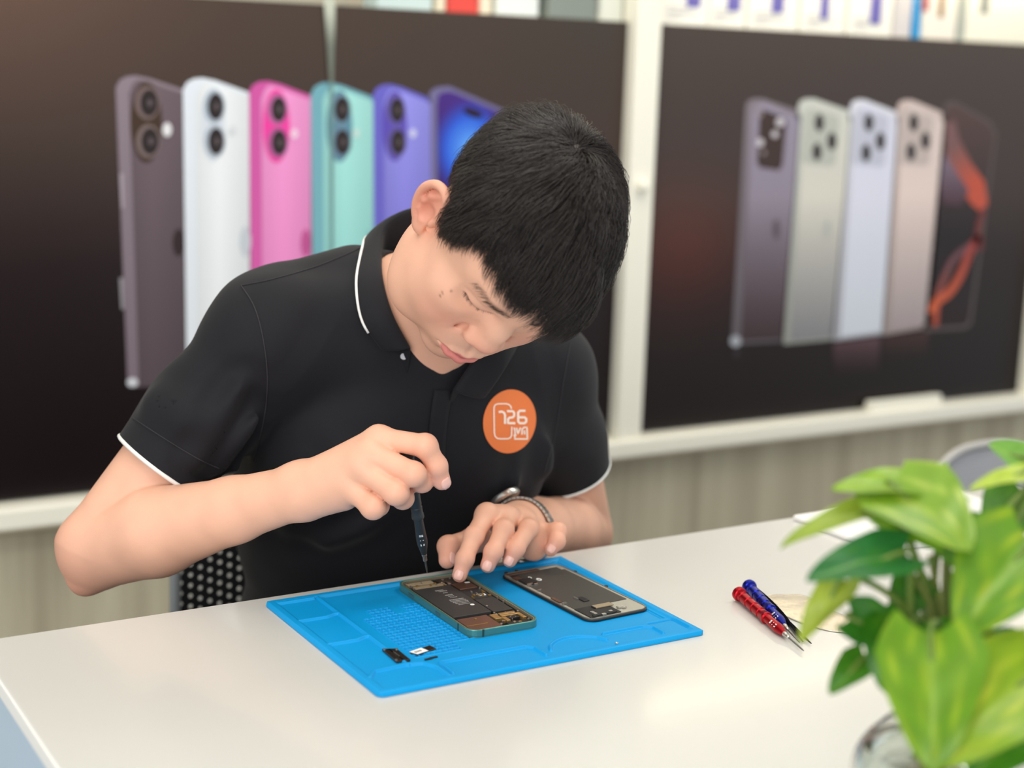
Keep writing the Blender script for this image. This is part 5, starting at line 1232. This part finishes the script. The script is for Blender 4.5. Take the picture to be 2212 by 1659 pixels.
def leaf(base, tip, width, face, droop, base_col, var_col, var_amt, seed, fold=.22, mid_col=None, stem_to=None):
    """heart-shaped blade from its base to its tip; face = the side its upper surface looks to"""
    base, tip = np.array(base), np.array(tip); ax = tip - base; L = np.linalg.norm(ax); ax = ax / L; nrm = unit(face - ax * (face @ ax)); lat = np.cross(nrm, ax)
    nu, nv = 19, 15; rows, cols = [], []
    for i in range(nu):
        s = i / (nu - 1); w = width * .5 * min(1.0, (s + .10) * 3.0) ** .55 * (max(0, 1 - s)) ** .62 * 1.12
        row, cr = [], []
        for j in range(nv):
            v = (j / (nv - 1) - .5) * 2
            back = -.16 * L * (abs(v) ** 1.6) * max(0, 1 - 2.6 * s)
            p = base + ax * (L * s + back) + lat * w * v + nrm * (w * fold * (abs(v) - .35) + droop * L * (s * (1 - s) * 1.9 - .18 * s * s) + .010 * L * math.sin(9 * s + 3 * v + seed))
            row.append(p)
            st = math.sin(11 * v * (1 - .4 * s) + 2.4 * math.sin(5 * s + seed) + seed * 1.7) * .6 + math.sin(23 * v + 6 * s + seed * 3) * .4
            k = np.clip((st - (1 - 2 * var_amt)) * 1.1, 0, .85); c = frac(base_col, var_col, k); c = frac(c, mid_col if mid_col else frac(base_col, YEL, .45), .7 * math.exp(-(v / .07) ** 2))
            rib = .5 + .5 * math.sin(26 * (s * .9 + .22 * abs(v))); cr.append(np_lin(np.array(c) * (1 - .05 * rib)))
        rows.append(row); cols.append(cr)
    q = MB(); q.grid(rows, 0, cols); o = q.build('leaf', m_leaf, plant, smooth=True, vcol=True)
    h = HUB + lrng.normal(0, .008, 3) if stem_to is None else stem_to
    m_ = (base + h) / 2 + np.array([0, 0, .018]) - nrm * .006
    q = MB(); q.tube(spline([h, m_, base - ax * .004, base + ax * .02], 6), [.0024] * 12 + [.0016] * 6 + [.0008], 8); q.build('petiole', m_stem, o, smooth=True)
    return o
CAMD = unit(CAM - at(1950, 1300, 1.05)); UPV = np.array([0, 0, 1.0])
def fc(c, r_=0.0, u_=0.0): return unit(CAMD * c + CR * r_ + CU * u_)
LV = [  # base (px, py, t), tip, width m, face, droop, colours, share of the second colour
    ((2040, 1062, 1.06), (1797, 1052, 1.02), .046, fc(.55, 0, .8), .10, (134, 176, 36), (206, 220, 100), .35),
    ((1925, 1050, 1.04), (2098, 1188, 0.99), .078, fc(.8, .25, .55), .16, (124, 164, 38), (196, 212, 98), .40),
    ((1905, 1098, 1.03), (1684, 1180, 1.02), .030, fc(.5, -.1, .8), .16, (142, 166, 50), (176, 194, 84), .2),
    ((1958, 1196, 1.01), (1741, 1252, 0.99), .047, fc(.75, -.1, .65), .12, (40, 112, 52), (76, 140, 30), .3),
    ((1826, 1252, 1.03), (1727, 1388, 1.00), .031, fc(.8, -.4, .3), .06, (148, 168, 40), (176, 190, 70), .25),
    ((1900, 1110, 1.05), (2040, 1190, 1.03), .030, fc(.7, 0, .7), .12, (120, 172, 24), LIME, .3),
    ((1975, 1345, 1.02), (1915, 1500, 0.99), .066, fc(.85, -.2, .4), .10, (56, 122, 22), (96, 150, 26), .3),
    ((1838, 1334, 1.03), (1990, 1400, 1.02), .040, fc(.8, 0, .5), .10, (52, 122, 34), (96, 150, 30), .25),
    ((1872, 1418, 1.02), (1792, 1500, 1.00), .030, fc(.8, -.3, .35), .05, (62, 122, 26), (100, 148, 34), .3),
    ((2012, 1366, 0.98), (2018, 1672, 0.95), .074, fc(.9, -.05, .3), .10, (106, 154, 20), (164, 190, 40), .40),
    ((2228, 1165, 1.00), (2070, 1372, 0.98), .080, fc(.9, -.15, .35), .10, (98, 148, 24), (172, 190, 30), .40),
    ((2240, 1440, 0.97), (2015, 1655, 0.95), .072, fc(.9, .05, .4), .12, (132, 168, 26), (196, 206, 56), .42),
    ((2225, 1395, 1.02), (2170, 1470, 1.00), .050, fc(.9, 0, .4), .08, (48, 118, 92), (60, 134, 84), .2),
    ((2235, 1010, 1.08), (2136, 958, 1.08), .034, fc(.8, 0, .6), .08, (122, 176, 76), (160, 200, 96), .3),
    ((2240, 1020, 1.05), (2092, 1056, 1.04), .022, fc(.6, 0, .8), .10, (176, 200, 60), YEL, .3),
    ((2210, 1060, 1.09), (2130, 1180, 1.09), .050, fc(.8, .1, .4), .10, (84, 138, 46), (120, 168, 66), .3),
    ((2020, 1060, 1.08), (2046, 998, 1.08), .014, fc(.8, .3, .4), .10, (140, 184, 60), YEL, .2),
    ((2225, 1560, 0.99), (2085, 1690, 0.97), .045, fc(.9, 0, .4), .08, (66, 130, 30), (100, 156, 34), .3),
    ((2070, 1340, 1.05), (2150, 1440, 1.04), .040, fc(.8, .2, .4), .08, (44, 100, 38), (70, 130, 40), .2),
    ((2075, 1150, 1.05), (2180, 1290, 1.03), .055, fc(.85, .2, .4), .10, (84, 138, 30), (120, 168, 40), .3),
    ((1985, 1250, 1.06), (1930, 1360, 1.05), .034, fc(.8, -.1, .4), .10, (58, 116, 34), (90, 144, 36), .3),
    ((2120, 1230, 1.07), (2060, 1330, 1.07), .036, fc(.8, .2, .4), .08, (80, 132, 36), (110, 160, 44), .3),
]
for i, (b_, t_, w_, f_, dr, c1, c2, va) in enumerate(LV): leaf(at(*b_), at(*t_), w_, f_, dr, c1, c2, va, i * 1.3)
# main stems
for k, (px, py, t_) in enumerate(((2045, 1150, 1.06), (2010, 1200, 1.05), (2085, 1180, 1.07), (1985, 1260, 1.04), (1915, 1330, 1.05), (2030, 1280, 1.03))):
    top_ = at(px, py, t_); q = MB(); a = VC + np.array([.012 * math.cos(k * 2.1), .012 * math.sin(k * 2.1), .045]); q.tube(spline([a, HUB + np.array([.006 * math.cos(k), .006 * math.sin(k), -.01]), (HUB + top_) / 2 + np.array([.004 * math.sin(k * 3), 0, .006]), top_], 8), np.linspace(.0034, .0020, 25), 8); q.build('stem', mat('olive_stem', (110, 120, 56), .5), plant, smooth=True)
def glass_mat():
    return mat('clear_glass', (250, 252, 250), .02, trans=1.0, ior=1.45, spec=.5)
R_ = [(0, .030), (.004, .036), (.02, .050), (.045, .056), (.066, .052), (.084, .038), (.095, .027), (.104, .023), (.112, .025), (VH, .029)]
prof = [tuple(p) for p in spline(R_, 5)]
inn_ = [(z + (.004 if z < .01 else 0), max(r - .0022, .001)) for z, r in prof][::-1]
q = MB(); V0 = VC + np.array([0, 0, .0004]); n_ = 40
ring_ = prof + inn_; A_ = np.linspace(0, 2 * math.pi, n_, endpoint=False)
VV = [V0 + np.array([r * math.cos(a), r * math.sin(a), z]) for z, r in ring_ for a in A_]
FFc = [(i * n_ + j, i * n_ + (j + 1) % n_, (i + 1) * n_ + (j + 1) % n_, (i + 1) * n_ + j) for i in range(len(ring_) - 1) for j in range(n_)] + [[j for j in range(n_)][::-1], [(len(ring_) - 1) * n_ + j for j in range(n_)]]
q.add(VV, FFc); vase = q.build('vase', glass_mat(), plant, smooth=True, auto=60)
wl = .070; wp_ = [(z + (.0045 if z < .01 else 0), r - .0024) for z, r in prof if z < wl]
q = MB(); q.lathe(wp_, V0, (0, 0, 1), 40); q.build('water', mat('water', (238, 244, 236), .0, trans=1.0, ior=1.33), vase, smooth=True, auto=60)
q = MB()
for k in range(22):
    a = lrng.uniform(0, 6.283); r0 = lrng.uniform(.002, .016); p0 = V0 + np.array([r0 * math.cos(a), r0 * math.sin(a), .056]); P_ = [p0]
    for s in range(6): P_.append(P_[-1] + np.array([math.cos(a + s * .5) * .0035 * lrng.uniform(.3, 1.4), math.sin(a + s * .5) * .0035 * lrng.uniform(.3, 1.4), -.0072]))
    q.tube(spline(P_, 3), .0009, 6)
tag(q.build('roots', mat('pale_root', (178, 162, 118), .6), plant, smooth=True), kind='stuff')
